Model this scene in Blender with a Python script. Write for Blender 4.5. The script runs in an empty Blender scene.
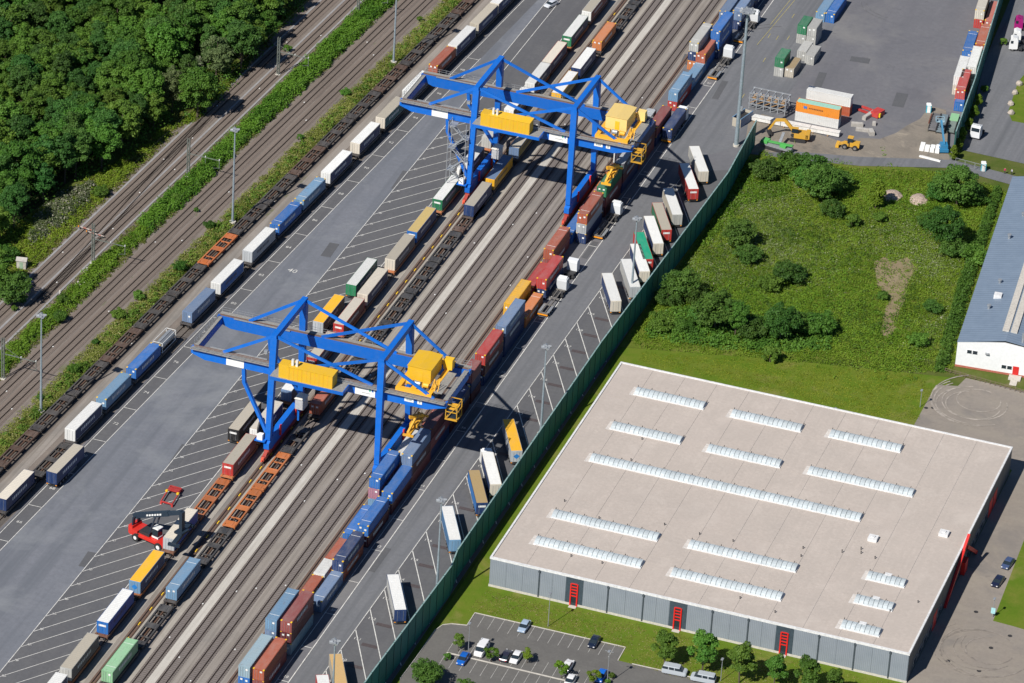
# Railway container terminal seen from the air.  World: X across the tracks, Y along them, Z up, metres.
import bpy, math, random
import numpy as np
from mathutils import Vector, Matrix
rnd = random.Random(7); nrng = np.random.default_rng(11)
R_ = math.radians
sc = bpy.context.scene
C = sc.collection

# ------------------------------------------------------------------ camera, sky, sun, exposure
YAW, PIT, ROL, FPX, CAMH = R_(-17.24623612), R_(29.63508771), R_(3.57330503), 4597.286, 520.0
fw = Vector((math.sin(YAW)*math.cos(PIT), math.cos(YAW)*math.cos(PIT), -math.sin(PIT)))
r0 = Vector((math.cos(YAW), -math.sin(YAW), 0)); u0 = r0.cross(fw)
rt = r0*math.cos(ROL)+u0*math.sin(ROL); up = -r0*math.sin(ROL)+u0*math.cos(ROL)
CX, CY = -fw.x/(-fw.z)*CAMH, -fw.y/(-fw.z)*CAMH
cam_d = bpy.data.cameras.new('camera'); cam = bpy.data.objects.new('camera', cam_d); C.objects.link(cam)
cam_d.sensor_width = 36; cam_d.lens = FPX/1024*36; cam_d.clip_start = 10; cam_d.clip_end = 6000
cam.matrix_world = Matrix(((rt.x, up.x, -fw.x, CX), (rt.y, up.y, -fw.y, CY), (rt.z, up.z, -fw.z, CAMH), (0, 0, 0, 1)))
sc.camera = cam

SUN_EL, SUN_AZ = R_(44.0), R_(18.5)          # shadows fall 18.5 degrees east of +Y
sd = Vector((math.sin(SUN_AZ)*math.cos(SUN_EL), math.cos(SUN_AZ)*math.cos(SUN_EL), -math.sin(SUN_EL)))
sl = bpy.data.lights.new('sun', 'SUN'); sl.energy = 5.0; sl.angle = R_(0.5); sl.color = (1.0, 0.955, 0.88)
so = bpy.data.objects.new('sun', sl); C.objects.link(so)
so.rotation_euler = sd.to_track_quat('-Z', 'Y').to_euler(); so.location = (0, 0, 300)
w = bpy.data.worlds.new('World'); sc.world = w; w.use_nodes = True
nt = w.node_tree; bg = nt.nodes['Background']; sky = nt.nodes.new('ShaderNodeTexSky'); sky.sky_type = 'NISHITA'
sky.sun_disc = False; sky.sun_elevation = SUN_EL; sky.sun_rotation = math.atan2(-sd.x, -sd.y)
sky.air_density = 0.85; sky.dust_density = 0.2; sky.ozone_density = 6.0
nt.links.new(sky.outputs[0], bg.inputs[0]); bg.inputs[1].default_value = 0.06
sc.view_settings.view_transform = 'Standard'; sc.view_settings.look = 'None'
sc.view_settings.exposure = 0.22; sc.view_settings.gamma = 1.0

def G(px, py, z=0.0):
    """survey: the world point at height z seen at photo point (px, py)"""
    d = rt*((px-512)/FPX) - up*((py-341.5)/FPX) + fw
    t = (z-CAMH)/d.z
    return (CX+d.x*t, CY+d.y*t)

# ------------------------------------------------------------------ materials
def srgb(r, g, b):
    f = lambda c: (c/255/12.92 if c/255 <= .04045 else ((c/255+.055)/1.055)**2.4)
    return (f(r), f(g), f(b))
_M = {}
def nodes_of(m):
    m.use_nodes = True; n = m.node_tree.nodes; l = m.node_tree.links; return n, l, n['Principled BSDF']
def N(n, t, **k):
    x = n.new(t)
    for a, b in k.items(): setattr(x, a, b)
    return x
def ramp(n, stops):
    r = n.new('ShaderNodeValToRGB'); e = r.color_ramp.elements
    while len(e) < len(stops): e.new(0.5)
    for i, (p, c) in enumerate(stops):
        e[i].position = p; e[i].color = (*c, 1)
    return r
def noise(n, l, vec, scale, detail=4, rough=.6, dist=0):
    x = n.new('ShaderNodeTexNoise'); x.inputs['Scale'].default_value = scale; x.inputs['Detail'].default_value = detail
    x.inputs['Roughness'].default_value = rough; x.inputs['Distortion'].default_value = dist
    if vec is not None: l.new(vec, x.inputs['Vector'])
    return x.outputs['Fac']
def mixc(n, l, fac, a, b, mode='MIX'):
    x = n.new('ShaderNodeMix'); x.data_type = 'RGBA'; x.blend_type = mode
    for s, v in ((0, fac), (6, a), (7, b)):
        if isinstance(v, (tuple, list)): x.inputs[s].default_value = (*v, 1) if len(v) == 3 else v
        elif isinstance(v, (float, int)): x.inputs[s].default_value = v
        else: l.new(v, x.inputs[s])
    return x.outputs[2]
def mrange(n, l, v, a, b, c=0, d=1):
    x = n.new('ShaderNodeMapRange'); l.new(v, x.inputs[0])
    for i, q in enumerate((a, b, c, d)): x.inputs[i+1].default_value = q
    return x.outputs[0]
def mscale(n, l, vec, s, rot=(0, 0, 0)):
    x = n.new('ShaderNodeMapping'); x.inputs['Scale'].default_value = s; x.inputs['Rotation'].default_value = rot
    l.new(vec, x.inputs['Vector']); return x.outputs[0]
def objvec(n, l):
    """object coordinates shifted by a per-object random amount, so that copies differ"""
    tc = n.new('ShaderNodeTexCoord'); oi = n.new('ShaderNodeObjectInfo')
    a = n.new('ShaderNodeVectorMath'); a.operation = 'MULTIPLY_ADD'
    cv = n.new('ShaderNodeCombineXYZ')
    for i in range(3): l.new(oi.outputs['Random'], cv.inputs[i])
    l.new(cv.outputs[0], a.inputs[0]); a.inputs[1].default_value = (91, 57, 33); l.new(tc.outputs['Object'], a.inputs[2])
    return a.outputs[0], tc.outputs['Object'], oi.outputs['Random']
def wpos(n):
    return n.new('ShaderNodeNewGeometry').outputs['Position']
def bump(n, l, h, strength, dist, p):
    b = n.new('ShaderNodeBump'); b.inputs['Strength'].default_value = strength; b.inputs['Distance'].default_value = dist
    l.new(h, b.inputs['Height']); l.new(b.outputs[0], p.inputs['Normal'])

def paint(col, rough=.45, dirt=.35, rust=0.0, corr=0, metal=0.0, dust=(.34, .32, .29)):
    """painted steel: faded and dusty patches, optional rust and corrugation relief"""
    key = ('paint', col, rough, dirt, rust, corr, metal, dust)
    if key in _M: return _M[key]
    m = bpy.data.materials.new('painted_steel'); n, l, p = nodes_of(m)
    v, ob, rn = objvec(n, l)
    a = mrange(n, l, noise(n, l, mscale(n, l, v, (1, .35, 1)), .9, 5), .38, .75, 0, dirt)
    c = mixc(n, l, a, tuple(col), tuple(.55*x+.45*y for x, y in zip(col, dust)))
    s = mrange(n, l, noise(n, l, mscale(n, l, v, (1.5, .2, 3)), 3, 3), .55, .7, 0, dirt*.6)
    c = mixc(n, l, s, c, tuple(x*.55 for x in col))
    if rust:
        r = mrange(n, l, noise(n, l, v, 1.1, 8, .7), .60, .66, 0, rust)
        c = mixc(n, l, r, c, (.16, .06, .025))
    hv = n.new('ShaderNodeHueSaturation'); l.new(c, hv.inputs['Color'])
    l.new(mrange(n, l, rn, 0, 1, .86, 1.12), hv.inputs['Value']); l.new(hv.outputs[0], p.inputs['Base Color'])
    p.inputs['Roughness'].default_value = rough; p.inputs['Metallic'].default_value = metal
    if corr:
        wv = n.new('ShaderNodeTexWave'); wv.bands_direction = 'Y'; wv.inputs['Scale'].default_value = corr; l.new(ob, wv.inputs['Vector'])
        bump(n, l, wv.outputs['Fac'], .35, .04, p)
    _M[key] = m; return m
def plain(name, col, rough=.6, metal=0.0, var=.18, scale=2.0, spec=None):
    key = (name, col, rough)
    if key in _M: return _M[key]
    m = bpy.data.materials.new(name); n, l, p = nodes_of(m); v, ob, rn = objvec(n, l)
    f = noise(n, l, v, scale, 5)
    c = mixc(n, l, mrange(n, l, f, .3, .7), tuple(x*(1-var) for x in col), tuple(min(1, x*(1+var)) for x in col))
    l.new(c, p.inputs['Base Color']); p.inputs['Roughness'].default_value = rough; p.inputs['Metallic'].default_value = metal
    _M[key] = m; return m
def foliage(name, dark, light, tip=None):
    if name in _M: return _M[name]
    m = bpy.data.materials.new(name); n, l, p = nodes_of(m)
    g = n.new('ShaderNodeNewGeometry'); oi = n.new('ShaderNodeObjectInfo')
    big = noise(n, l, g.outputs['Position'], .22, 5); md0 = tuple((a*.5+b*.5) for a, b in zip(dark, light))
    c = mixc(n, l, mrange(n, l, g.outputs['Random Per Island'], 0, 1, .15, .85), dark, light)
    c = mixc(n, l, mrange(n, l, big, .40, .62, 0, .7), c, tuple(x*.8 for x in dark)); c = mixc(n, l, mrange(n, l, noise(n, l, g.outputs['Position'], .07, 3), .45, .62, 0, .45), c, tuple(x*1.05 for x in light))
    if tip:
        t = mrange(n, l, g.outputs['Random Per Island'], .86, .90); c = mixc(n, l, t, c, tip)
    hv = n.new('ShaderNodeHueSaturation'); l.new(c, hv.inputs['Color'])
    l.new(mrange(n, l, oi.outputs['Random'], 0, 1, .478, .516), hv.inputs['Hue'])
    x = n.new('ShaderNodeMath'); x.operation = 'FRACT'; y = n.new('ShaderNodeMath'); y.operation = 'MULTIPLY'; y.inputs[1].default_value = 7.3
    l.new(oi.outputs['Random'], y.inputs[0]); l.new(y.outputs[0], x.inputs[0])
    l.new(mrange(n, l, x.outputs[0], 0, 1, .72, 1.2), hv.inputs['Value']); l.new(hv.outputs[0], p.inputs['Base Color'])
    p.inputs['Roughness'].default_value = .6; p.inputs['Specular IOR Level'].default_value = .25
    p.inputs['Transmission Weight'].default_value = 0
    tr = n.new('ShaderNodeBsdfTranslucent'); l.new(hv.outputs[0], tr.inputs[0]); ms = n.new('ShaderNodeMixShader'); ms.inputs[0].default_value = .38
    out = n['Material Output']; l.new(p.outputs[0], ms.inputs[1]); l.new(tr.outputs[0], ms.inputs[2]); l.new(ms.outputs[0], out.inputs[0])
    _M[name] = m; return m
def ground_mat(name, cols, scales=(.02, .15, 1.2), rough=.9, streak=None, blotch=None, bumpd=.05):
    """three octaves of colour for sheets of ground"""
    m = bpy.data.materials.new(name); n, l, p = nodes_of(m); v = wpos(n)
    a = noise(n, l, v, scales[0], 4, .6, .4); b = noise(n, l, v, scales[1], 5, .65, .2); d = noise(n, l, v, scales[2], 6, .7)
    c = mixc(n, l, mrange(n, l, a, .35, .65), cols[0], cols[1])
    c = mixc(n, l, mrange(n, l, b, .42, .68, 0, .75), c, cols[2])
    c = mixc(n, l, mrange(n, l, d, .25, .75, 0, .6), c, tuple(x*.62 for x in cols[1]))
    if streak:
        s = noise(n, l, mscale(n, l, v, streak[0]), 1.0, 5, .6); c = mixc(n, l, mrange(n, l, s, .45, .7, 0, streak[2]), c, streak[1])
    if blotch:
        for sc_, col, lo, hi, am in blotch:
            q = noise(n, l, v, sc_, 6, .65, .5); c = mixc(n, l, mrange(n, l, q, lo, hi, 0, am), c, col)
    l.new(c, p.inputs['Base Color']); p.inputs['Roughness'].default_value = rough; p.inputs['Specular IOR Level'].default_value = .2
    bump(n, l, d, .5, bumpd, p)
    return m

# ------------------------------------------------------------------ mesh helpers
class MB:
    def __init__(s): s.v = []; s.f = []; s.m = []
    def add(s, vs, fs, m=0):
        k = len(s.v); s.v += [tuple(q) for q in vs]; s.f += [tuple(i+k for i in f) for f in fs]; s.m += [m]*len(fs); return s
    def box(s, x0, x1, y0, y1, z0, z1, m=0):
        return s.add([(x0,y0,z0),(x1,y0,z0),(x1,y1,z0),(x0,y1,z0),(x0,y0,z1),(x1,y0,z1),(x1,y1,z1),(x0,y1,z1)],
                     [(0,3,2,1),(4,5,6,7),(0,1,5,4),(1,2,6,5),(2,3,7,6),(3,0,4,7)], m)
    def beam(s, p, q, wdt, h=None, m=0, w2=None, h2=None, upv=(0,0,1)):
        p = Vector(p); q = Vector(q); h = h or wdt; w2 = w2 or wdt; h2 = h2 or h
        d = (q-p).normalized(); u = Vector(upv)
        if abs(d.dot(u)) > .98: u = Vector((0,1,0))
        sx = d.cross(u).normalized(); sy = sx.cross(d).normalized(); vs = []
        for c, a, b in ((p, wdt/2, h/2), (q, w2/2, h2/2)):
            for i, j in ((-1,-1),(1,-1),(1,1),(-1,1)): vs.append(c+sx*a*i+sy*b*j)
        return s.add(vs, [(0,1,2,3),(7,6,5,4),(0,4,5,1),(1,5,6,2),(2,6,7,3),(3,7,4,0)], m)
    def cyl(s, p, q, r, r2=None, n=10, m=0, caps=True):
        p = Vector(p); q = Vector(q); r2 = r if r2 is None else r2; d = (q-p).normalized()
        u = Vector((0,0,1)) if abs(d.z) < .9 else Vector((1,0,0)); a = d.cross(u).normalized(); b = a.cross(d)
        vs = [];
        for c, rr in ((p, r), (q, r2)):
            for i in range(n):
                t = 2*math.pi*i/n; vs.append(c+a*rr*math.cos(t)+b*rr*math.sin(t))
        fs = [(i, (i+1) % n, n+(i+1) % n, n+i) for i in range(n)]
        if caps: fs += [tuple(range(n-1, -1, -1)), tuple(range(n, 2*n))]
        return s.add(vs, fs, m)
    def loft(s, rings, m=0, cap=True):
        n = len(rings[0]); vs = [p for r in rings for p in r]; fs = []
        for k in range(len(rings)-1):
            for i in range(n):
                j = (i+1) % n; fs.append((k*n+i, k*n+j, (k+1)*n+j, (k+1)*n+i))
        if cap: fs += [tuple(range(n-1, -1, -1)), tuple(range((len(rings)-1)*n, len(rings)*n))]
        return s.add(vs, fs, m)
    def prism(s, pts, z0, z1, m=0):
        n = len(pts); return s.add([(x, y, z0) for x, y in pts]+[(x, y, z1) for x, y in pts],
            [tuple(range(n-1, -1, -1)), tuple(range(n, 2*n))]+[(i, (i+1) % n, n+(i+1) % n, n+i) for i in range(n)], m)
    def mesh(s, name, mats, smooth=False):
        me = bpy.data.meshes.new(name); me.from_pydata(s.v, [], s.f)
        for q in mats: me.materials.append(q)
        if len(mats) > 1: me.polygons.foreach_set('material_index', s.m)
        if smooth: me.polygons.foreach_set('use_smooth', [True]*len(me.polygons))
        me.update(); return me
def put(name, me, parent=None, loc=(0,0,0), rz=0, mats=None, label=None, kind=None, rot=None):
    o = bpy.data.objects.new(name, me); C.objects.link(o)
    if parent: o.parent = parent
    o.location = loc; o.rotation_euler = rot if rot else (0, 0, rz)
    if mats:
        for i, q in enumerate(mats):
            if q is not None: o.material_slots[i].link = 'OBJECT'; o.material_slots[i].material = q
    if label: o['label'] = label
    if kind: o['kind'] = kind
    return o
def thing(name, label, cat, loc=(0,0,0), rz=0, group=None, me=None):
    o = bpy.data.objects.new(name, me); C.objects.link(o); o.location = loc; o.rotation_euler = (0, 0, rz)
    o['label'] = label; o['category'] = cat
    if group: o['group'] = group
    return o
_MC = {}
def cached(key, fn):
    if key not in _MC: _MC[key] = fn()
    return _MC[key]
def sheet(name, pts, z, mat, kind='structure', parent=None, label=None):
    """a level polygon sheet; corners in order"""
    me = bpy.data.meshes.new(name); me.from_pydata([(x, y, z) for x, y in pts], [], [tuple(range(len(pts)))])
    if me.polygons[0].normal.z < 0: me.flip_normals()
    me.materials.append(mat); me.update(); return put(name, me, parent, kind=kind, label=label)
def P(*pp, z=0.0): return [G(x, y, z) for x, y in pp]
ORD = ['first','second','third','fourth','fifth','sixth','seventh','eighth','ninth','tenth','eleventh','twelfth','thirteenth','fourteenth',
       'fifteenth','sixteenth','seventeenth','eighteenth','nineteenth','twentieth','twenty-first','twenty-second','twenty-third','twenty-fourth',
       'twenty-fifth','twenty-sixth','twenty-seventh','twenty-eighth','twenty-ninth','thirtieth']

# colours (real-world base colours)
WHITE=(.68,.68,.66); CREAM=(.58,.53,.45); BEIGE=(.42,.38,.31); GREYR=(.42,.42,.40); BLUE=(.015,.13,.42); LBLUE=(.14,.27,.42); NAVY=(.012,.035,.12)
PALEB=(.27,.38,.44); RUST=(.36,.085,.04); ORNG=(.52,.17,.05); RED=(.42,.035,.03); MAROON=(.24,.06,.055); DRED=(.10,.015,.02); YEL=(.75,.40,.02)
GREEN=(.02,.17,.075); LGREEN=(.25,.48,.27); TEAL=(.02,.12,.13); DGREY=(.10,.10,.11); STEELB=(.13,.20,.33); PINK=(.36,.16,.22); SILVER=(.40,.42,.44); BLACK=(.015,.015,.017)
CN = {WHITE:'white',CREAM:'cream',BEIGE:'beige',GREYR:'light grey',BLUE:'bright blue',LBLUE:'light blue',NAVY:'navy',PALEB:'pale blue',RUST:'rust red',ORNG:'orange',RED:'red',
      MAROON:'brown red',DRED:'dark red',YEL:'yellow',GREEN:'green',LGREEN:'pale green',TEAL:'teal',DGREY:'dark grey',STEELB:'slate blue',PINK:'faded pink',SILVER:'silver',BLACK:'black'}
m_dark = plain('dark_steel', (.035,.033,.033), .6); m_tyre = plain('rubber', (.02,.02,.021), .85); m_rim = plain('wheel_rim', (.35,.35,.35), .4, .6)
m_yel = plain('casting_yellow', (.80,.50,.02), .5); m_white = plain('white_marking', (.72,.72,.70), .6); m_galv = plain('galvanised_steel', (.36,.38,.40), .45, .4)
m_glass = plain('window_glass', (.02,.03,.04), .08); m_red = plain('red_lamp', (.6,.02,.02), .4); m_amber = plain('amber_lamp', (.8,.3,.02), .4)
m_brown = plain('brown_steel', (.10,.055,.035), .7); m_blk = plain('black_steel', (.03,.03,.033), .6)

# ------------------------------------------------------------------ ground, beds, pavements
m_ground = ground_mat('rough_grass_ground', [(.06,.10,.012),(.095,.125,.02),(.15,.14,.05)], (.03,.12,1.5), blotch=[(.05,(.22,.17,.11),.62,.7,.5)], bumpd=.2)
m_lawn = ground_mat('mown_lawn', [(.085,.155,.008),(.115,.18,.012),(.175,.185,.03)], (.05,.2,2.5), blotch=[(.09,(.25,.20,.08),.55,.72,.6)], bumpd=.06)
m_meadow = ground_mat('meadow_soil', [(.09,.14,.012),(.13,.165,.02),(.19,.18,.05)], (.04,.15,1.4), bumpd=.25)
m_yard = ground_mat('yard_asphalt', [(.165,.178,.205),(.185,.195,.222),(.20,.208,.235)], (.02,.12,.9), streak=((.35,.010,1),(.12,.13,.15),.9), blotch=[(.05,(.225,.235,.25),.52,.68,.7),(.4,(.11,.115,.13),.66,.72,.5)], bumpd=.01)
m_bay = ground_mat('bay_asphalt', [(.115,.118,.128),(.13,.13,.138),(.145,.145,.15)], (.03,.2,1.2), streak=((.5,.02,1),(.09,.09,.10),.5), bumpd=.01)
m_road = ground_mat('right_road_asphalt', [(.165,.17,.185),(.18,.185,.20),(.195,.198,.21)], (.02,.15,1.1), streak=((.45,.012,1),(.115,.12,.13),.9), blotch=[(.35,(.10,.10,.11),.65,.71,.5)], bumpd=.01)
m_pad = ground_mat('store_asphalt', [(.155,.155,.172),(.17,.17,.186),(.185,.182,.195)], (.02,.1,.8), streak=((.12,.02,1),(.125,.125,.14),.8), blotch=[(.03,(.215,.21,.205),.5,.66,.7),(.3,(.10,.10,.11),.62,.70,.5),(.09,(.12,.12,.135),.58,.66,.6)], bumpd=.01)
m_car = ground_mat('car_park_asphalt', [(.13,.125,.12),(.15,.145,.138),(.17,.165,.155)], (.04,.2,1.5), bumpd=.01)
m_con = ground_mat('pale_worn_yard', [(.27,.235,.20),(.30,.265,.23),(.24,.215,.195)], (.03,.12,1.0), streak=((.08,.3,1),(.28,.25,.21),.6), blotch=[(.06,(.16,.15,.145),.52,.66,.6),(.5,(.12,.11,.10),.66,.70,.4)], bumpd=.015)
m_gravel = ground_mat('brown_gravel', [(.195,.163,.142),(.23,.196,.172),(.265,.228,.195)], (.04,.3,3), streak=((.9,.03,1),(.10,.085,.075),.7), blotch=[(.12,(.10,.12,.04),.60,.68,.6)], bumpd=.08)
m_centre = ground_mat('dusty_track_infill', [(.30,.27,.24),(.335,.30,.27),(.265,.235,.205)], (.02,.1,2.5), streak=((1.2,.02,1),(.16,.14,.12),.8), blotch=[(.03,(.15,.145,.14),.5,.68,.6)], bumpd=.05)
m_strip = ground_mat('concrete_strip', [(.54,.51,.46),(.58,.55,.50),(.49,.46,.41)], (.05,.4,3), streak=((1.5,.05,1),(.34,.31,.27),.6), bumpd=.02)
m_worn = ground_mat('worn_concrete_strip', [(.38,.35,.31),(.42,.385,.34),(.34,.31,.27)], (.05,.4,3), streak=((1.5,.05,1),(.26,.235,.205),.7), bumpd=.02)
m_dirt = ground_mat('sandy_building_site', [(.235,.205,.17),(.28,.245,.205),(.19,.17,.145)], (.05,.2,1.4), blotch=[(.15,(.12,.11,.10),.55,.66,.6),(.1,(.38,.33,.26),.6,.7,.6)], bumpd=.15)
m_forest = ground_mat('forest_floor', [(.03,.045,.012),(.05,.06,.02),(.04,.05,.02)], (.05,.2,1.5), bumpd=.3)
m_bare = ground_mat('bare_earth_path', [(.25,.19,.12),(.30,.24,.15),(.16,.15,.06)], (.1,.3,2), bumpd=.1)

m_trough = ground_mat('trough_concrete', [(.30,.29,.29),(.35,.34,.34),(.26,.25,.25)], (.1,.5,3), bumpd=.02)
A1_=((-109.8,-7.9),(-102.3,150.9)); A2_=((-104.4,-5.4),(-96.75,153.5))
def xL1(y): return -68.65+.0546*y
def xL0(y): return xL1(y)-8.9
def xLA(y): return -65.6+.0544*y
Y0, Y1 = -300, 420
sheet('ground', [(-1600,-1200),(1600,-1200),(1600,2200),(-1600,2200)], -.05, m_ground)
sheet('forest_ground', [(-420,-80),(-132,-60),(-120,60),(-112,170),(-104,300),(-420,300)], -.02, m_forest)
sheet('yard_pavement', [(xLA(Y0)-1.2,Y0),(23,Y0),(23,118)]+P((760,152),(952,160))+[(62,200),(40,Y1),(xLA(Y1)-1.2,Y1)], .0, m_pad)
sheet('yard_lane', [(xLA(Y0)+3.2,Y0),(-50.6,Y0),(-50.6,220),(xLA(220)+3.2,220)], .010, m_yard)
sheet('loading_lane', [(xLA(Y0)-.4,Y0),(xLA(Y0)+3.2,Y0),(xLA(Y1)+3.2,Y1),(xLA(Y1)-.4,Y1)], .012, m_bay)
sheet('parking_bays_pavement', [(-50.6,Y0),(-39.6,Y0),(-39.6,Y1),(-50.6,Y1)], .018, m_bay)
sheet('siding_bed', [(xL0(Y0)-2.4,Y0),(xLA(Y0)-.9,Y0),(xLA(Y1)-.9,Y1),(xL0(Y1)-2.4,Y1)], .024, m_gravel)
sheet('siding_path', [(xL0(Y0)+2.7,Y0),(xL0(Y0)+5.2,Y0),(xL0(Y1)+5.2,Y1),(xL0(Y1)+2.7,Y1)], .036, m_centre)
sheet('track_infill', [(-39.3,Y0),(-5.9,Y0),(-5.9,Y1),(-39.3,Y1)], .024, m_centre)
for a, b, m__ in ((-26.3,-25.2,m_worn), (-22.35,-20.55,m_strip), (-34.6,-33.6,m_worn), (-31.2,-30.6,m_worn)):
    sheet('concrete_walkway', [(a,Y0),(b,Y0),(b,Y1),(a,Y1)], .045, m__)
sheet('right_road', [(3.95,Y0),(7.9,Y0),(11.6,104),(23,122),(23,Y1),(3.95,Y1)], .012, m_road)
sheet('trailer_park_pavement', [(7.9,Y0),(22.9,Y0),(22.9,104),(11.4,97)], .012, m_bay)
sheet('building_site', P((744,152),(748,124),(762,114),(790,122),(815,133),(842,142),(862,138),(880,139),(896,133),(908,125),(920,119),(930,106),(946,110),(950,165),(870,166),(800,160)), .03, m_dirt)
sheet('site_track', P((742,153),(800,160),(860,166),(950,168),(1030,190),(1030,180),(1000,172),(952,160),(860,157),(800,152)), .05, m_road)
for ab in (A1_, A2_):
    for dx in (-2.1, 2.1):
        if ab is A1_ and dx > 0: continue
        q = [(ab[0][0]+(ab[1][0]-ab[0][0])*(y-ab[0][1])/(ab[1][1]-ab[0][1])+dx, y) for y in (-260, 340)]
        sheet('cable_trough', [(q[0][0]-.28,q[0][1]),(q[0][0]+.28,q[0][1]),(q[1][0]+.28,q[1][1]),(q[1][0]-.28,q[1][1])], .14, m_trough)
sheet('main_line_bed', [(-129.5,Y0),(-113.5,Y0),(-100.2,-5),(-92.6,153),(-83,330),(-97,330),(-107.2,150),(-115.0,-8)], .0, m_gravel)
sheet('second_line_bed', [(-114.5,Y0),(-98.5,Y0),(-85.6,-40),(-74.3,162),(-65,330),(-78,330),(-87.4,160),(-99.2,-42)], .0, m_gravel)
# carriageways and grounds of the industrial plots on the right
sheet('lawn', [(23.4,-260),(190,-260),(190,-20),(97,-2),(97,26),(60,18),(24,8)], .0, m_lawn)
sheet('meadow_ground', [(23.4,8),(60,18),(95,34),(86,122),(60,124),(23.4,119)], .0, m_meadow)
sheet('bare_patch', P((874,262),(884,257),(893,262),(907,257),(918,268),(908,284),(905,300),(899,312),(896,330),(886,340),(880,330),(884,312),(890,298),(877,286)), .02, m_bare)
sheet('pale_yard', P((914,425),(936,385),(958,386),(966,378),(1024,391),(1100,410),(1140,520),(1100,700),(1060,760),(890,760),(906,684),(1012,470),(960,455)), .02, m_con)
sheet('service_road_lawn', P((1026,535),(993,621),(1012,626),(1060,640),(1100,560)), .05, m_lawn)
sheet('side_road', P((1035,-60),(985,60),(975,100),(962,150),(1030,165),(1100,170),(1100,-60)), .01, m_road)
sheet('boulder_lawn', P((1028,70),(1018,82),(1008,112),(1012,121),(1040,126),(1060,80)), .03, m_lawn)
CPK = P((475,613),(625.4,647.5),(618,660.5),(632,664),(668,672),(760,694),(900,730),(860,800),(380,800),(400,679),(415,659),(435,630.5),(443,625),(451.5,624),(467,625.5))
sheet('car_park', CPK, .02, m_car)

def marking(name, segs, wdt=.16, z=.06, mat=None):
    mb = MB()
    for (x0,y0),(x1,y1) in segs:
        d = Vector((x1-x0, y1-y0)).normalized(); nx, ny = -d.y*wdt/2, d.x*wdt/2
        mb.add([(x0+nx,y0+ny,z),(x0-nx,y0-ny,z),(x1-nx,y1-ny,z),(x1+nx,y1+ny,z)], [(0,1,2,3)])
    me = mb.mesh(name, [mat or m_line]); return put(name, me, kind='structure')
m_line = plain('road_paint', (.60,.59,.56), .7, var=.25, scale=1.2)
m_line2 = plain('worn_bay_paint', (.40,.39,.37), .75, var=.3, scale=1.5)
m_yline = plain('faded_yellow_paint', (.42,.36,.13), .7, var=.3)
marking('lane_line', [((xLA(Y0),Y0),(xLA(Y1),Y1))]); marking('lane_line', [((xLA(Y0)+3.2,Y0),(xLA(135)+3.2,135))])
marking('lane_line', [((-50.5,Y0),(-50.5,Y1))]); marking('lane_line', [((3.95,Y0),(3.95,Y1))], .2); marking('lane_line', [((-47.4,104),(-47.4,Y1))])
marking('lane_line', [((1.55,Y0),(1.55,Y1))], .14); marking('lane_line', [((-39.7,Y0),(-39.7,Y1))], .18)
tick = [((xLA(y),y),(xLA(y)+3.2,y)) for y in np.arange(-170, 135, 15.2)]; marking('bay_ticks', tick)
marking('stack_lane_ticks', [((1.6,y),(3.9,y)) for y in np.arange(-190, 180, 13.4)], .18)
b0 = G(8.7,663); b1 = G(78.7,640.7); bdx, bdy = b1[0]-b0[0], b1[1]-b0[1]; pitch = G(22.5,647.7)[1]-b0[1]
segs = []; yb = b0[1]-4*pitch
nb = 0
while yb < 100:
    segs.append(((-50.5, yb), (-39.8, yb+bdy*10.7/bdx))); yb += pitch; nb += 1
marking('angled_bay_lines', segs, .15)
# angled trailer bays on the right, with the dark bearing plates for landing legs
pb = []; plates = MB(); k0 = G(588.7,306.4); k1 = G(600.5,288.3); pst = G(568.7,307.5+27)
d27 = Vector((-math.sin(R_(27.2)), math.cos(R_(27.2))))
ppitch = 8.29; yk = 23.0-ppitch*28
for i in range(45):
    y = yk+i*ppitch
    if y > 96: break
    x0, y0_ = 10.65+.0095*y, y; L = (22.7-x0)/math.sin(R_(27.2))
    pb.append(((x0, y0_), (x0-d27.x*L*.999, y0_-d27.y*L*.999)))
    cx, cy = x0+4.6, y0_-4.6
    plates.add([(cx-1.5,cy-.6,.05),(cx+1.9,cy-.6,.05),(cx+1.9,cy+.5,.05),(cx-1.5,cy+.5,.05)], [(0,1,2,3)])
marking('trailer_bay_lines', pb, .2); marking('lane_line', [((10.65-.0095*260,-260),(10.65+.0095*98,98))], .16)
put('bearing_plates', plates.mesh('bearing_plates', [plain('worn_dark_plate', (.075,.06,.062), .8)]), kind='structure')
marking('yellow_guide_lines', [(G(757,45),G(795,0)), (G(770,25),G(800,-12))], .12, mat=m_yline)
marking('yellow_dashes', [(G(a,b),G(a+2.5,b-4)) for a,b in ((768,38),(776,40),(787,40),(763,62),(792,18),(738,112),(742,98))], .15, mat=m_yline)

def text_mesh(txt, size, mat, name='lettering', ext=0.0):
    cu = bpy.data.curves.new(name, 'FONT'); cu.body = txt; cu.size = size; cu.align_x = 'CENTER'; cu.align_y = 'CENTER'; cu.extrude = ext; cu.resolution_u = 2
    o = bpy.data.objects.new(name, cu); C.objects.link(o); dg = bpy.context.evaluated_depsgraph_get(); dg.update()
    me = bpy.data.meshes.new_from_object(o.evaluated_get(dg)); bpy.data.objects.remove(o); me.materials.clear(); me.materials.append(mat); return me
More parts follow.
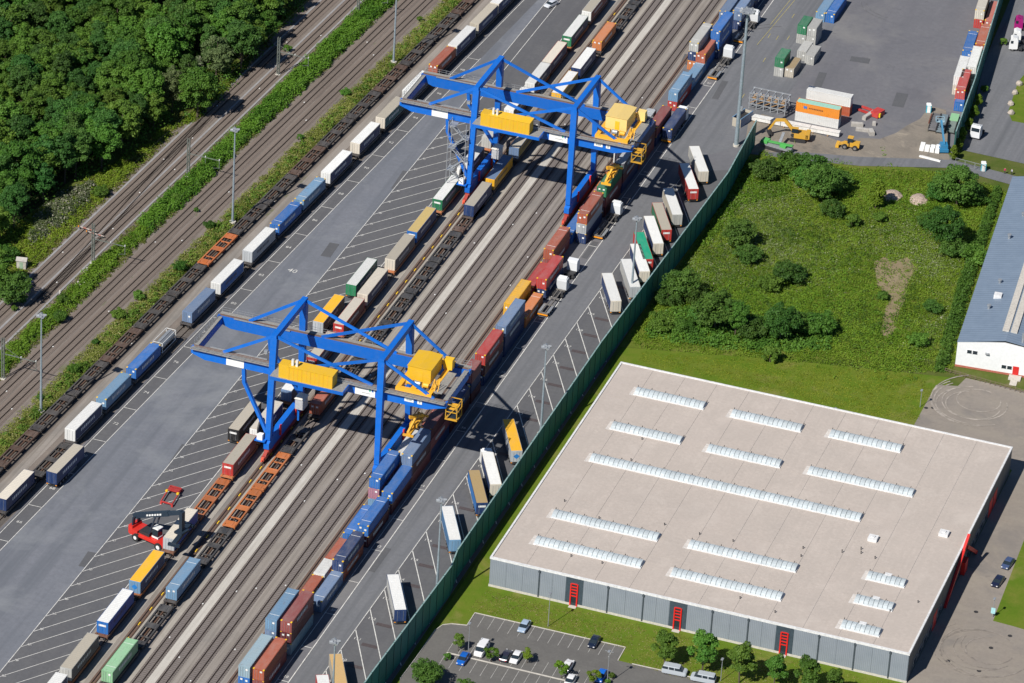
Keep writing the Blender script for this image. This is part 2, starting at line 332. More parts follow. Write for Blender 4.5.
# bay numbers painted on the ground
n_ = 60
for i, y in enumerate(np.arange(-162, 130, 15.2)):
    me = text_mesh(str(60+2*i), 1.35, m_line, 'bay_number'); put('bay_number', me, loc=(xLA(y)+1.6, y, .065), rz=R_(0), kind='structure')
for i in range(nb):
    y = b0[1]-4*pitch+i*pitch
    if -190 < y < 100:
        me = text_mesh(str(20+i), .95, m_line, 'bay_number'); put('bay_number', me, loc=(-49.2, y+1.6, .065), rz=R_(-60), kind='structure')
for i in range(36):
    y = yk+i*ppitch
    if -150 < y < 95: put('bay_number', text_mesh(str(101+i), 1.2, m_line, 'bay_number'), loc=(12.3+.0095*y, y-3.3, .065), kind='structure')
for y in np.arange(-180, 180, 26.8):
    put('bay_number', text_mesh(str(int(40+y//13)), 1.2, m_line, 'bay_number'), loc=(2.75, y+5, .065), kind='structure')
yn = G(292.5,271); put('lane_number', text_mesh('40', 2.4, m_line, 'lane_number'), loc=(yn[0], yn[1], .065), rz=R_(-8), kind='structure')

# ------------------------------------------------------------------ railway tracks
def ballast_mat(name, c0, c1, stain):
    m = bpy.data.materials.new(name); n, l, p = nodes_of(m); tc = n.new('ShaderNodeTexCoord'); v = wpos(n)
    sx = n.new('ShaderNodeSeparateXYZ'); l.new(tc.outputs['Object'], sx.inputs[0])
    ab = n.new('ShaderNodeMath'); ab.operation = 'ABSOLUTE'; l.new(sx.outputs[0], ab.inputs[0])
    sb = n.new('ShaderNodeMath'); sb.operation = 'SUBTRACT'; l.new(ab.outputs[0], sb.inputs[0]); sb.inputs[1].default_value = .78
    a2 = n.new('ShaderNodeMath'); a2.operation = 'ABSOLUTE'; l.new(sb.outputs[0], a2.inputs[0])
    f = mrange(n, l, a2.outputs[0], .08, .26, 1, 0)
    d = noise(n, l, v, 3, 5, .7); b = noise(n, l, mscale(n, l, v, (1, .1, 1)), .25, 5)
    c = mixc(n, l, mrange(n, l, b, .35, .65), c0, c1); c = mixc(n, l, mrange(n, l, d, .3, .7, 0, .5), c, tuple(x*.6 for x in c0))
    mu = n.new('ShaderNodeMath'); mu.operation = 'MULTIPLY'; l.new(f, mu.inputs[0]); mu.inputs[1].default_value = .75
    c = mixc(n, l, mu.outputs[0], c, stain)
    l.new(c, p.inputs['Base Color']); p.inputs['Roughness'].default_value = .95; bump(n, l, d, .6, .08, p); return m
mb_old = ballast_mat('rusty_ballast', (.175,.138,.115), (.215,.172,.145), (.045,.03,.025))
mb_new = ballast_mat('grey_ballast', (.185,.16,.155), (.215,.19,.18), (.05,.035,.03))
mb_side = ballast_mat('siding_ballast', (.11,.095,.085), (.135,.12,.105), (.05,.035,.03))
m_rail = plain('rail_steel', (.045,.03,.027), .5, .4); m_sleeper = plain('sleeper', (.125,.105,.09), .9, var=.3)
def make_track(label, p, q, mat, group, w=1.5):
    p = Vector(p); q = Vector(q); L = (q-p).length; rz = -math.atan2(q.x-p.x, q.y-p.y); L = round(L)
    t = thing('railway_track', label, 'railway track', (p.x, p.y, .04), rz, group)
    bl = cached(('bal', L, w), lambda: MB().add([(-w-.5,0,0),(w+.5,0,0),(w+.5,L,0),(-w-.5,L,0),(-w,0,.09),(w,0,.09),(w,L,.09),(-w,L,.09)],
        [(4,5,6,7),(0,4,7,3),(1,2,6,5)]).mesh('ballast', [mb_old]))
    put('ballast', bl, t, mats=[mat], kind='stuff')
    rl = cached(('rail', L), lambda: MB().box(-.085,.085,0,L,.10,.13).box(-.045,.045,0,L,.13,.27).mesh('rail', [m_rail]))
    for s in (-.78, .78): put('rail', rl, t, loc=(s, 0, 0))
    def sl():
        vs = []; fs = []; b = [(0,3,2,1),(4,5,6,7),(0,1,5,4),(1,2,6,5),(2,3,7,6),(3,0,4,7)]
        mb = MB()
        for k in range(int(L/.68)):
            y = .3+k*.68; mb.box(-1.28,1.28,y-.12,y+.12,.05,.115)
        return mb.mesh('sleepers', [m_sleeper])
    put('sleepers', cached(('sl', L), sl), t, kind='stuff')
    for k in range(9): put('track_magnet', cached('tmg', lambda: MB().box(-.14,.14,-.18,.18,.1,.18).mesh('track_magnet', [m_white])), t, loc=(rnd.choice((-.35,.3,1.05)), 60+k*42+rnd.uniform(-15,15), 0))
    return t
def line_x(p, q, y): return p[0]+(q[0]-p[0])*(y-p[1])/(q[1]-p[1])
A1=((-109.8,-7.9),(-102.3,150.9)); A2=((-104.4,-5.4),(-96.75,153.5)); B1=((-94.9,-42.4),(-83.35,159.9)); B2=((-90.2,-40.3),(-78.75,162.1))
for ab, lab in ((A1,'railway track beside the wood, leftmost of the main lines'), (A2,'railway track second from the wood, left of the shrub strip'),
                (B1,'railway track just right of the shrub strip'), (B2,'railway track between the shrub strip track and the wagon siding')):
    make_track(lab, (line_x(*ab,-260),-260), (line_x(*ab,340),340), mb_old, 'main line tracks')
cr = (G(41.3,300), G(207.5,117)); make_track('crossover track slanting between the two tracks beside the wood', cr[0], cr[1], mb_old, 'main line tracks', 1.3)
make_track('siding track under the empty flat wagons', (xL0(-260),-260), (xL0(340),340), mb_side, 'sidings')
make_track('siding track under the left-hand train', (xL1(-260),-260), (xL1(340),340), mb_side, 'sidings')
for x, lab in ((-36.5,'transfer track nearest the angled parking bays'), (-28.6,'transfer track just right of the crane rail with yellow marks'),
               (-23.8,'empty transfer track left of the pale concrete strip'), (-19.2,'empty transfer track right of the pale concrete strip'),
               (-14.5,'empty transfer track, second from the right-hand crane rail'), (-9.95,'empty transfer track next to the right-hand crane rail')):
    make_track(lab, (x,-260), (x,340), mb_new, 'transfer tracks under the cranes', .85)
m_dashy = plain('yellow_cable_mark', (.75,.48,.03), .6)
for x, lab in ((-32.1,'crane rail with yellow marks beside the left-hand trains'), (-6.75,'rusty crane rail beside the container stacks')):
    t = thing('crane_rail', lab, 'crane rail', (x,-260,0.03), 0, 'crane rails')
    put('rail', cached('cr', lambda: MB().box(-.1,.1,0,600,0,.16).mesh('rail', [m_rail])), t)
    put('kerb', cached('crk', lambda: MB().box(-.55,.55,0,600,-.02,.05).mesh('kerb', [plain('rail_kerb', (.13,.085,.065), .9)])), t)
    if x < -10:
        put('cable_channel', cached('cc', lambda: MB().box(.55,.75,0,600,0,.14).mesh('cable_channel', [m_brown])), t)
        for k in range(60): put('yellow_mark', cached('ym', lambda: MB().box(.18,.42,-.55,.55,.06,.2).mesh('yellow_mark', [m_dashy])), t, loc=(0, 75+k*6.1, 0))

# ------------------------------------------------------------------ containers, box trailers, wagons
CH = 2.62
def cont_body(L):
    mb = MB(); a = 1.22; h = 2.59
    mb.box(-a+.05, a-.05, .05, L-.05, .12, h-.06)
    for x in (-a, a-.14):
        for y in (0, L-.14): mb.box(x, x+.14, y, y+.14, .0, h)
    for x in (-a, a-.10): mb.box(x, x+.10, .14, L-.14, h-.13, h); mb.box(x, x+.10, .14, L-.14, .0, .16)
    for y in (0, L-.12): mb.box(-a+.14, a-.14, y, y+.12, h-.14, h); mb.box(-a+.14, a-.14, y, y+.12, 0, .16)
    n = int(L/.56)                                   # pressed ribs of the side sheets
    for k in range(n):
        y = .3+k*(L-.6)/n
        for x in (-a+.015, a-.05): mb.box(x, x+.035, y, y+.26, .18, h-.15)
    return mb.mesh('body', [m_dark])
def roof_mesh(L):
    mb = MB(); n = int(L/.9)
    mb.box(-1.1, 1.1, .1, L-.1, 0, .03)
    for k in range(n): y = .25+k*(L-.5)/n; mb.box(-1.06, 1.06, y, y+.30, .03, .045)
    return mb.mesh('roof_panel', [m_dark])
def door_mesh(): return MB().box(0, 1.07, -.03, .02, .2, 2.42).mesh('door', [m_dark])
def rod_mesh(): return MB().cyl((0,-.07,.22), (0,-.07,2.4), .03, n=5).mesh('locking_rod', [m_galv])
def label_mesh(): return MB().box(-.28, .28, -.045, -.03, -.2, .2).mesh('marking_label', [m_white])
def cast_mesh(): return MB().box(-.17, .17, -.2, .2, -.10, .025).mesh('corner_casting', [m_yel])
def container(name, label, x, y, z, L, col, rz=0, yel=True, roof=None, group=None, doors=True, stripe=None):
    """x, y: middle of the near end"""
    t = thing('shipping_container', label, 'container', (x, y, z), rz, group)
    big = max(col) > .3
    cm = paint(col, .45, .30, .25, 0); rm = paint(roof or tuple(c*.9+.03 for c in col), .6, .55, .35, 0)
    put('body', cached(('cb', L), lambda: cont_body(L)), t, mats=[cm])
    put('roof_panel', cached(('cr', L), lambda: roof_mesh(L)), t, loc=(0, 0, 2.575), mats=[rm])
    if doors:
        for s in (0, 1):
            d = put('door', cached('cd', door_mesh), t, loc=(-1.08+s*1.09, 0, 0), mats=[cm])
            for q in (.28, .80): put('locking_rod', cached('rod', rod_mesh), d, loc=(q, 0, 0))
            if (s or rnd.random() < .4): put('marking_label', cached('lab', label_mesh), d, loc=(.54, 0, rnd.choice((1.9, 1.55, 2.1))))
    for xx in (-1.06, 1.06):
        for yy in (.19, L-.19):
            put('corner_casting', cached('cc0', cast_mesh), t, loc=(xx, yy, 2.60), mats=[m_yel if yel else cm])
    if rnd.random() < .45 and L > 9:
        rmk = cached(('rmk', L), lambda: MB().box(-1.05,1.05,1.9,2.0,0,.012).mesh('roof_mark', [m_white]))
        put('roof_mark', rmk, t, loc=(0,0,2.622)); put('roof_mark', rmk, t, loc=(0,L-3.9,2.622))
    if stripe:                                        # operator's name band on the long side: plain pale bars of print
        mb = MB(); xx = 1.226
        yy = L*.25
        while yy < L*.72:
            q = rnd.uniform(.35, .6); mb.add([(xx,yy,1.0),(xx,yy+q,1.0),(xx,yy+q,1.75),(xx,yy,1.75)], [(0,1,2,3)]); yy += q+.28
        put('side_print', mb.mesh('side_print', [m_white]), t)
    return t
def name_of(col): return CN.get(col, 'grey')

# stacks beside the crane: rows seen from the surveyed near-left roof corners
ROWS = {1: (-4.75, 'rail-side row'), 2: (-1.65, 'lane-side row')}
STK = [ # row, px, py, levels, length, colours top->down, yellow castings, Y override
 (2,253.2,668.6,2,12.5,[RUST,MAROON],1,None), (2,280.1,620.4,3,12.5,[MAROON,DRED,PALEB],1,None), (1,239.0,665.5,2,12.5,[PALEB,BLUE],0,None),
 (1,265.1,618.6,3,12.5,[LBLUE,STEELB,MAROON],0,None), (2,0,0,1,12.5,[STEELB],1,-123.4), (1,0,0,1,12.0,[RUST],1,-126.2),
 (1,0,0,1,6.2,[WHITE],0,-113.6), (1,0,0,1,8.6,[RUST],0,-107.2), (2,332.8,559.8,2,12.5,[NAVY,RUST],1,None), (1,345,533.4,1,12.5,[BLUE],1,None),
 (2,358.6,524.6,2,12.5,[BLUE,DRED],1,None), (2,381,491.6,2,12.5,[BLUE,DRED],1,None), (1,368.1,477.0,3,12.5,[BLUE,PINK,LBLUE],1,None),
 (2,407.5,455.6,3,12.5,[STEELB,DRED,MAROON],1,None), (1,0,0,2,12.5,[WHITE,TEAL],0,-67.0), (2,0,0,3,12.5,[DRED,MAROON,NAVY],0,-57.5), (2,0,0,2,12.5,[NAVY,DRED],1,-44.3),
 (1,0,0,1,12.5,[RUST],0,-52.0), (2,0,0,3,6.2,[MAROON,NAVY,DRED],0,-30.6), (2,475.8,353.9,3,12.5,[RED,DRED,NAVY],1,None), (2,495.7,325.2,3,13.7,[STEELB,NAVY,NAVY],0,None),
 (1,502.7,303,2,12.5,[YEL,YEL],0,None), (2,0,0,1,12.5,[ORNG],1,7.0), (2,535.2,278,2,12.5,[RED,NAVY],1,None), (1,0,0,1,12.5,[RED],1,21.6),
 (1,543.4,248.8,2,12.5,[RUST,MAROON],1,None), (1,0,0,1,12.5,[BLUE],1,50.0), (2,573.8,212.7,3,12.5,[RUST,SILVER,NAVY],1,None),
 (2,595.2,186.4,3,12.5,[GREEN,MAROON,DRED],0,None), (1,0,0,1,12.5,[MAROON],0,63.4), (2,0,0,3,12.5,[DGREY,DRED,NAVY],0,79.8), (1,0,0,1,12.5,[ORNG],0,76.5),
 (1,0,0,2,12.5,[WHITE,DGREY],0,82.5+7), (2,0,0,3,12.5,[NAVY,DRED,MAROON],1,93.2), (2,0,0,2,12.5,[MAROON,NAVY],1,107.0), (1,0,0,2,12.5,[DGREY,NAVY],0,104.0),
 (2,0,0,2,12.5,[LBLUE,RED],0,127.6), (2,0,0,1,12.5,[LBLUE],1,140.8-.2), (1,687.6,41.6,3,12.5,[GREYR,NAVY,ORNG],1,None), (2,698.8,53.6,2,12.5,[RUST,BLUE],1,None),
 (2,714.8,31.0,3,12.5,[BLUE,BLUE,NAVY],1,None), (1,0,0,2,12.5,[STEELB,BLUE],1,178.0), (2,0,0,2,12.5,[STEELB,NAVY],1,179.8), (1,0,0,2,12.5,[LBLUE,NAVY],1,191.5), (2,0,0,2,12.5,[BLUE,NAVY],1,193.2)]
stk = []
for row, px, py, n, L, cols, ye, yo in STK:
    x = ROWS[row][0]
    y = yo if yo is not None else G(px, py, n*CH)[1]
    if 120 < y < 160 and row == 2: x = -2.6
    if y > 170: x += .4
    stk.append((row, y, x, n, L, cols, ye))
lv = {1:['only container'], 2:['upper','lower'], 3:['top','middle','bottom']}
for row in (1, 2):
    for k, (r, y, x, n, L, cols, ye) in enumerate(sorted(q for q in stk if q[0] == row)):
        for j in range(n):
            c = cols[j]; z = .1+(n-1-j)*CH
            place = f'{lv[n][j]} of the {ORD[k]} stack from near end of {ROWS[row][1]}' if n > 1 else f'not stacked, {ORD[k]} from the near end of the {ROWS[row][1]}'
            container('c', f'{name_of(c)} container, {place}', x+1.22+rnd.uniform(-.06, .06), y, z, L, c, yel=bool(ye), roof=(GREYR if (c == GREYR and j == 0) else (SILVER if c == DGREY and j == 0 else None)),
                      group='containers stacked beside the cranes', stripe=(j < 2 and c not in (WHITE, SILVER, GREYR, YEL) and rnd.random() < .7))

# wheels / bogies
def wheel_mesh(r, wd): return MB().cyl((-wd/2,0,0), (wd/2,0,0), r, n=14).mesh('wheel', [m_tyre])
def hub_mesh(r, wd): return MB().cyl((-wd/2-.02,0,0), (wd/2+.02,0,0), r, n=8).mesh('rim', [m_rim])
def add_wheel(parent, x, y, r=.5, wd=.32, name='wheel'):
    q = put(name, cached(('wh', r, wd), lambda: wheel_mesh(r, wd)), parent, loc=(x, y, r))
    put('rim', cached(('rim', r, wd), lambda: hub_mesh(r*.55, wd)), q); return q
def wagon(label, x, y, L, col, rz=0, group=None):
    """low container wagon: open frame with cross members, end platforms and two bogies; x, y middle of the near end"""
    t = thing('flat_wagon', label, 'railway wagon', (x, y, .30), rz, group)
    cm = paint(col, .65, .45, .4)
    side = cached(('ws', L), lambda: MB().box(-.10,.10,.2,L-.2,.55,.95).box(-.17,.17,.2,L-.2,.95,1.02).box(-.17,.17,.2,L-.2,.48,.55).mesh('side_sill', [m_dark]))
    for s in (-1.28, 1.28): put('side_sill', side, t, loc=(s,0,0), mats=[cm])
    pl = cached('wp', lambda: MB().box(-1.42,1.42,0,2.3,.85,.99).box(-.6,.6,.4,2.0,.99,1.05).box(-1.3,-1.0,.3,.8,.99,1.15).box(1.0,1.3,.3,.8,.99,1.15).mesh('end_platform', [m_dark]))
    put('end_platform', pl, t, mats=[cm]); put('end_platform', pl, t, loc=(0, L, 0), rz=math.pi, mats=[cm])
    n = 2
    cb = cached('wcb', lambda: MB().box(-1.2,1.2,-.10,.10,.6,.90).mesh('cross_beam', [m_dark]))
    for k in range(n):
        yy = L*(.25,.75)[k]
        put('cross_beam', cb, t, loc=(0,yy,0), mats=[cm])
    if 1:
        put('centre_deck', cached(('wcd', L), lambda: MB().box(-1.15,1.15,L*.45,L*.55,.86,.97).box(-1.3,1.3,L*.445,L*.455,.97,1.08).box(-1.3,1.3,L*.545,L*.555,.97,1.08).mesh('centre_deck', [m_dark])), t, mats=[cm])
    put('centre_sill', cached(('wcs', L), lambda: MB().box(-.16,.16,2,L-2,.5,.80).mesh('centre_sill', [m_dark])), t, mats=[m_brown])
    for yy in (1.6, L-1.6):
        b = put('bogie', cached('bog', lambda: MB().box(-1.0,-.82,-1.3,1.3,.35,.62).box(.82,1.0,-1.3,1.3,.35,.62).box(-.9,.9,-.2,.2,.4,.7).mesh('bogie', [m_brown])), t, loc=(0,yy,0))
        for a in (-.9, .9):
            put('wheel', cached('rw', lambda: MB().cyl((-.85,0,0), (-.72,0,0), .44, n=12).cyl((.72,0,0), (.85,0,0), .44, n=12).cyl((-.7,0,0),(.7,0,0), .08, n=6).mesh('wheel', [m_dark])), b, loc=(0,a,.44))
    bf = cached('buf', lambda: MB().cyl((0,0,0), (0,-.45,0), .1, n=6).cyl((0,-.45,0), (0,-.52,0), .24, n=8).mesh('buffer', [m_blk]))
    for s in (-.87, .87): put('buffer', bf, t, loc=(s,0,.75)); put('buffer', bf, t, loc=(s,L,.75), rz=math.pi)
    return t
def box_body(L, h):
    return MB().box(-1.24,1.24,.06,L-.06,0,h).box(-1.27,1.27,0,.08,-.06,h+.03).box(-1.27,1.27,L-.08,L,-.06,h+.03).box(-1.275,-1.24,.08,L-.08,h-.14,h+.03).box(1.24,1.275,.08,L-.08,h-.14,h+.03).mesh('box_body', [m_dark])
def curtain(L, h, s):
    mb = MB(); n = int(L/1.1); x0 = 1.243*s; x1 = 1.262*s; d = (L-.3)/n; vs = []
    for k in range(n+1): y = .15+k*d; vs += [(x0,y,.1),(x0,y,h-.16)]+([(x1,y+d*.5,.1),(x1,y+d*.5,h-.16)] if k < n else [])
    fs = []
    for k in range(len(vs)//2-1): q = (2*k,2*k+1,2*k+3,2*k+2); fs.append(q if s < 0 else q[::-1])
    return mb.add(vs, fs).mesh('side_curtain', [m_dark])
def trailer_roof(L):
    mb = MB(); n = int(L/.65)
    mb.box(-1.2,1.2,.1,L-.1,0,.035)
    for k in range(n): y = .2+k*(L-.4)/n; mb.box(-1.17,1.17,y,y+.07,.035,.055)
    return mb.mesh('roof', [m_dark])
def trailer(label, x, y, z, L, roof, side, rear, rz=0, group=None, wheels=True, cat='trailer', logo=None, sideprint=True, rail=False, flip=False, h=2.75, name='box_trailer'):
    """x, y middle of the near end; z height of the load floor (wheels reach down to z-1.15)"""
    t = thing(name, label, cat, (x, y, z-1.15), rz, group)
    if flip:   # build local frame reversed: near end is the front
        pass
    rm = paint(roof, .6, .30); sm = paint(side, .5, .2); em = paint(rear, .45, .18)
    put('box_body', cached(('bb', L, h), lambda: box_body(L, h)), t, loc=(0,0,1.15), mats=[em])
    for sg in (-1, 1): put('side_curtain', cached(('ct', L, h, sg), lambda: curtain(L, h, sg)), t, loc=(0,0,1.15), mats=[sm])
    put('roof', cached(('tr', L), lambda: trailer_roof(L)), t, loc=(0,0,1.15+h), mats=[rm])
    dr = cached(('td', h), lambda: MB().box(.03,1.2,-.05,.0,.08,h-.06).mesh('rear_door', [m_dark]))
    for s in (0, 1):
        d = put('rear_door', dr, t, loc=(-1.23+s*1.23,0,1.15), mats=[em])
        put('locking_rod', cached('rod2', lambda: MB().cyl((.62,-.08,.1),(.62,-.08,2.5),.028,n=5).mesh('locking_rod', [m_galv])), d)
    if logo == 'block': put('rear_print', cached('lg1', lambda: MB().box(-.8,.8,-.075,-.055,1.7,2.15).mesh('rear_print', [m_white])), t, loc=(0,0,1.15))
    if logo == 'diamond':
        put('rear_print', cached('lg2', lambda: MB().add([(-.75,-.07,1.4),(0,-.07,.75),(.75,-.07,1.4),(0,-.07,2.05)], [(0,1,2,3)]).mesh('rear_print', [plain('blue_print', (.02,.18,.5), .5)])), t, loc=(0,0,1.15))
    if sideprint:
        def sp():
            mb = MB(); yy = L*.22
            while yy < L*.7: q = .35+.2*((yy*7) % 1); mb.add([(1.27,yy,1.1),(1.27,yy+q,1.1),(1.27,yy+q,1.8),(1.27,yy,1.8)], [(0,1,2,3)]); yy += q+.3
            return mb.mesh('side_print', [m_white])
        put('side_print', cached(('sp', L), sp), t, loc=(0,0,1.15), mats=[m_white if max(side) < .3 else plain('dark_print', (.06,.06,.09), .6)])
    put('chassis', cached(('ch', L), lambda: MB().box(-.55,-.38,.3,L-.4,.75,1.14).box(.38,.55,.3,L-.4,.75,1.14).box(-1.2,1.2,.25,.4,.45,.62).box(-1.2,1.2,.1,.3,.95,1.12).mesh('chassis', [m_blk])), t)
    for s in (-1.05, 1.05): put('tail_light', cached('tl', lambda: MB().box(-.16,.16,-.03,.06,.78,.95).mesh('tail_light', [m_amber])), t, loc=(s,.08,0))
    if wheels:
        for s in (-1.02, 1.02):
            for yy in (1.9, 3.2, 4.5): add_wheel(t, s, yy, .5, .38)
            put('side_guard', cached('sg', lambda: MB().box(-.03,.03,5.4,L-4,.45,.6).box(-.03,.03,5.4,L-4,.75,.9).mesh('side_guard', [m_galv])), t, loc=(s*1.15,0,0))
            put('landing_leg', cached('ll', lambda: MB().box(-.07,.07,-.07,.07,.1,1.1).box(-.15,.15,-.15,.15,0,.1).mesh('landing_leg', [m_galv])), t, loc=(s*.75, L-2.8, 0))
    return t

# ---- left-hand train: loads in order from the near end (near-left roof corner surveyed)
ZL = 1.45
ang = -math.atan(.0546)
L1 = [ # px,py, kind, L, roof, side, rear
 (-3,498,'t',13,CREAM,NAVY,NAVY),(64.3,428.3,'t',13,WHITE,NAVY,WHITE),(97.5,397.5,'c',12.5,LBLUE,None,None),(126,367,'c',12.5,BLUE,None,None),(155,341,'k',7,SILVER,None,None),
 (183,311,'c',12.5,STEELB,None,None),(210,282,'t',12.6,WHITE,BLUE,WHITE),(243,250.5,'t',13,WHITE,SILVER,SILVER),(271.5,223.5,'c',12.8,BLUE,None,None),(296.8,199,'c',12.8,LBLUE,None,None),
 (321.5,172,'t',13,WHITE,NAVY,WHITE),(351,142.5,'t',12.6,WHITE,NAVY,CREAM),(376,117,'t',12.6,BEIGE,TEAL,CREAM),(405,91,'t',12.6,WHITE,NAVY,WHITE),(431,64.5,'c',12,RUST,None,None),(450,45,'t',12.6,WHITE,NAVY,WHITE),
 (471.5,23,'t',13,BEIGE,NAVY,BEIGE),(492,3,'t',13,WHITE,NAVY,CREAM)]
for k, (px, py, kd, L, roof, side, rear) in enumerate(L1):
    y = G(px, py, 4.15)[1]; x = xL1(y); o = f'{ORD[k]} from near end of the left-hand train'
    if kd == 't': trailer(f'{name_of(roof)}-roofed box body with {name_of(side)} sides, {o}', x, y, ZL, L, roof, side, rear, ang, 'loads on the left-hand train', wheels=False, cat='swap body', name='swap_body')
    elif kd == 'c': container('c', f'{name_of(roof)} container, {o}', x, y, ZL+.05, L, roof, ang, yel=(roof != STEELB), group='loads on the left-hand train', stripe=True)
    else:
        t = thing('tank_container', f'silver tank container in a frame, {o}', 'tank container', (x, y, ZL), ang, 'loads on the left-hand train')
        put('tank', MB().cyl((0,.3,1.25),(0,L-.3,1.25),1.12,n=18).mesh('tank', [paint(SILVER,.35,.3,0,0,.5)]), t)
        fr = MB()
        for s in (-1.18, 1.18):
            for yy in (.07, L-.07): fr.box(s-.06,s+.06,yy-.06,yy+.06,0,2.5)
            fr.box(s-.05,s+.05,0,L,0,.12); fr.box(s-.05,s+.05,0,L,2.4,2.5)
        for yy in (.07, L-.07): fr.box(-1.18,1.18,yy-.05,yy+.05,2.4,2.5); fr.box(-1.18,1.18,yy-.05,yy+.05,0,.12)
        put('frame', fr.mesh('frame', [paint(WHITE,.5,.4)]), t); put('walkway', MB().box(-.3,.3,.4,L-.4,2.38,2.45).mesh('walkway', [m_galv]), t)
    wagon(f'dark flat wagon carrying the {ORD[k]} load of the left-hand train', x+.0546*(-.8), y-.8, L+1.5, (.05,.045,.045), ang, 'wagons of the left-hand train')
yy = G(30, 462)[1]
wagon('empty dark flat wagon between the two nearest loads of the left-hand train', xL1(-99.8), -99.8, 15.2, (.045,.042,.042), ang, 'wagons of the left-hand train')
yc = G(46, 471, 4.0)[1]
trailer('beige-roofed navy box trailer parked in the loading lane beside the left-hand train', G(46,471,4)[0]+1.3, yc, 1.2, 13.0, BEIGE, NAVY, NAVY, ang, 'trailers parked in the yard')

# ---- empty wagons on the outer siding
y = -150.0; k = 0; ys = []
for i in range(26):
    L = 16.4; ys.append(y); y += L+.55
for k, y in enumerate(ys):
    px_or = -13 < y < 19
    col = (.46,.13,.035) if px_or else ((.05,.045,.043) if k % 3 else (.085,.05,.035))
    lab = f'empty {"orange" if px_or else "dark"} flat wagon, {ORD[k]} from the near end of the outer siding'
    wagon(lab, xL0(y), y, 16.4, col, ang, 'empty wagons on the outer siding')

# ---- transfer train beside the angled bays
TT = [(47.5,682,'t',13.4,WHITE,NAVY,WHITE),(60,667,'t',13.6,BEIGE,DGREY,GREYR),(96,620.7,'t',13.3,WHITE,(.015,.06,.32),BLUE),(128,580,'t',12.9,YEL,NAVY,LBLUE),(161,537,'t',13.0,CREAM,(.015,.06,.32),SILVER),
 (222.5,463,'t',13.6,BEIGE,MAROON,RED),(249.8,428.6,'t',13.4,CREAM,NAVY,WHITE),(280,389,'t',13.4,WHITE,NAVY,STEELB),(306,357,'t',13.0,BEIGE,NAVY,RED),(333.5,323.5,'t',13.6,CREAM,DRED,RED),(358,293.5,'t',13.6,CREAM,NAVY,CREAM),(385,258.5,'t',13.4,BEIGE,DGREY,CREAM),
 (408,231,'t',13.5,(.48,.36,.14),NAVY,BLUE),(433.5,199,'t',13.5,WHITE,TEAL,GREEN),(457.5,168,'t',13,WHITE,DGREY,WHITE),(482,137,'t',13,GREYR,NAVY,GREYR),(505,109,'t',13.3,WHITE,DGREY,WHITE),(526,82.5,'t',13.0,WHITE,NAVY,WHITE),
 (542,62.5,'t',13.6,CREAM,NAVY,RED),(564,36,'t',13.8,WHITE,NAVY,GREEN),(583,11,'t',13.8,BEIGE,MAROON,WHITE)]
for k, (px, py, kd, L, roof, side, rear) in enumerate(TT):
    y = G(px, py, 4.15)[1] if k else G(57.5,672,4.15)[1]-13.6; o = f'{ORD[k]} from near end of train beside angled bays'
    lg = 'block' if rear in (RED, GREEN, BLUE) else ('diamond' if rear == LBLUE else None)
    trailer(f'{name_of(roof)}-roofed trailer, {name_of(rear)} rear, {o}', -36.5, y, ZL, L, roof, side, rear, 0, 'loads on the train beside the angled bays', wheels=False, cat='trailer', logo=lg, name='railborne_trailer')
    wagon(f'{"orange-brown" if k%2 else "brown"} wagon under the {ORD[k]} load of the train beside angled bays', -36.5, y-.8, L+1.5, (.40,.14,.05) if k % 2 else (.16,.07,.04), 0, 'wagons of the train beside the angled bays')
wagon('empty orange flat wagon behind the reach stacker', -36.5, -101.8, 17.4, (.40,.12,.035), 0, 'wagons of the train beside the angled bays')

# ---- train right of the crane rail with yellow marks
WT = [(100,669.5,'c',12.9,LGREEN,0,0),(165,587,'c',12.8,LBLUE,0,0),(311,403,'c',12.6,RUST,0,0),(465,205,'t',13.2,BEIGE,NAVY,NAVY),(486,178.5,'t',13.6,STEELB,YEL,YEL),
      (510,147,'t',13.2,BEIGE,(.35,.25,.05),STEELB),(531,120,'c',12.5,DGREY,0,0),(552,92.5,'t',13.6,WHITE,(.3,.25,.08),YEL),(571,67.5,'t',13.0,WHITE,NAVY,NAVY),(592.5,40,'c',12.3,ORNG,0,0)]
wy = []
for k, (px, py, kd, L, roof, side, rear) in enumerate(WT):
    y = G(px, py, 4.15)[1]; wy.append((y-.9, y+L+.9)); o = f'{ORD[k]} from near end right of the yellow-marked rail'
    if kd == 't': trailer(f'{name_of(roof)}-roofed trailer, {name_of(rear)} rear, {o}', -28.6, y, ZL, L, roof, side, rear, 0, 'loads right of the yellow-marked rail', wheels=False, name='railborne_trailer')
    else: container('c', f'{name_of(roof)} container, {o}', -28.6, y, ZL+.05, L, roof, 0, yel=(roof == ORNG), group='loads right of the yellow-marked rail', stripe=True)
    wagon(f'dark wagon carrying the {ORD[k]} load right of the yellow-marked rail', -28.6, y-.8, L+1.6, (.05,.042,.04), 0, 'wagons right of the yellow-marked rail')
EW = [(-151.8,16.5,'d'),(-117.6,15.0,'d'),(-101.9,16.2,'o'),(-85.4,16.4,'o'),(-68.6,11.5,'d')]
y = -40.0
while y < 48: EW.append((y, 16.0, 'd' if y < 30 else 'b')); y += 16.55
EW += [(163.5,16.4,'d'),(180.5,16.4,'d'),(197.5,16.4,'o')]
for k, (y, L, c) in enumerate(EW):
    col = {'d':(.045,.045,.048),'o':(.44,.135,.035),'b':(.10,.06,.045)}[c]
    wagon(f'empty {dict(d="dark",o="orange",b="brown")[c]} flat wagon, {ORD[k]} empty one right of the yellow-marked rail', -28.6, y, L, col, 0, 'wagons right of the yellow-marked rail')

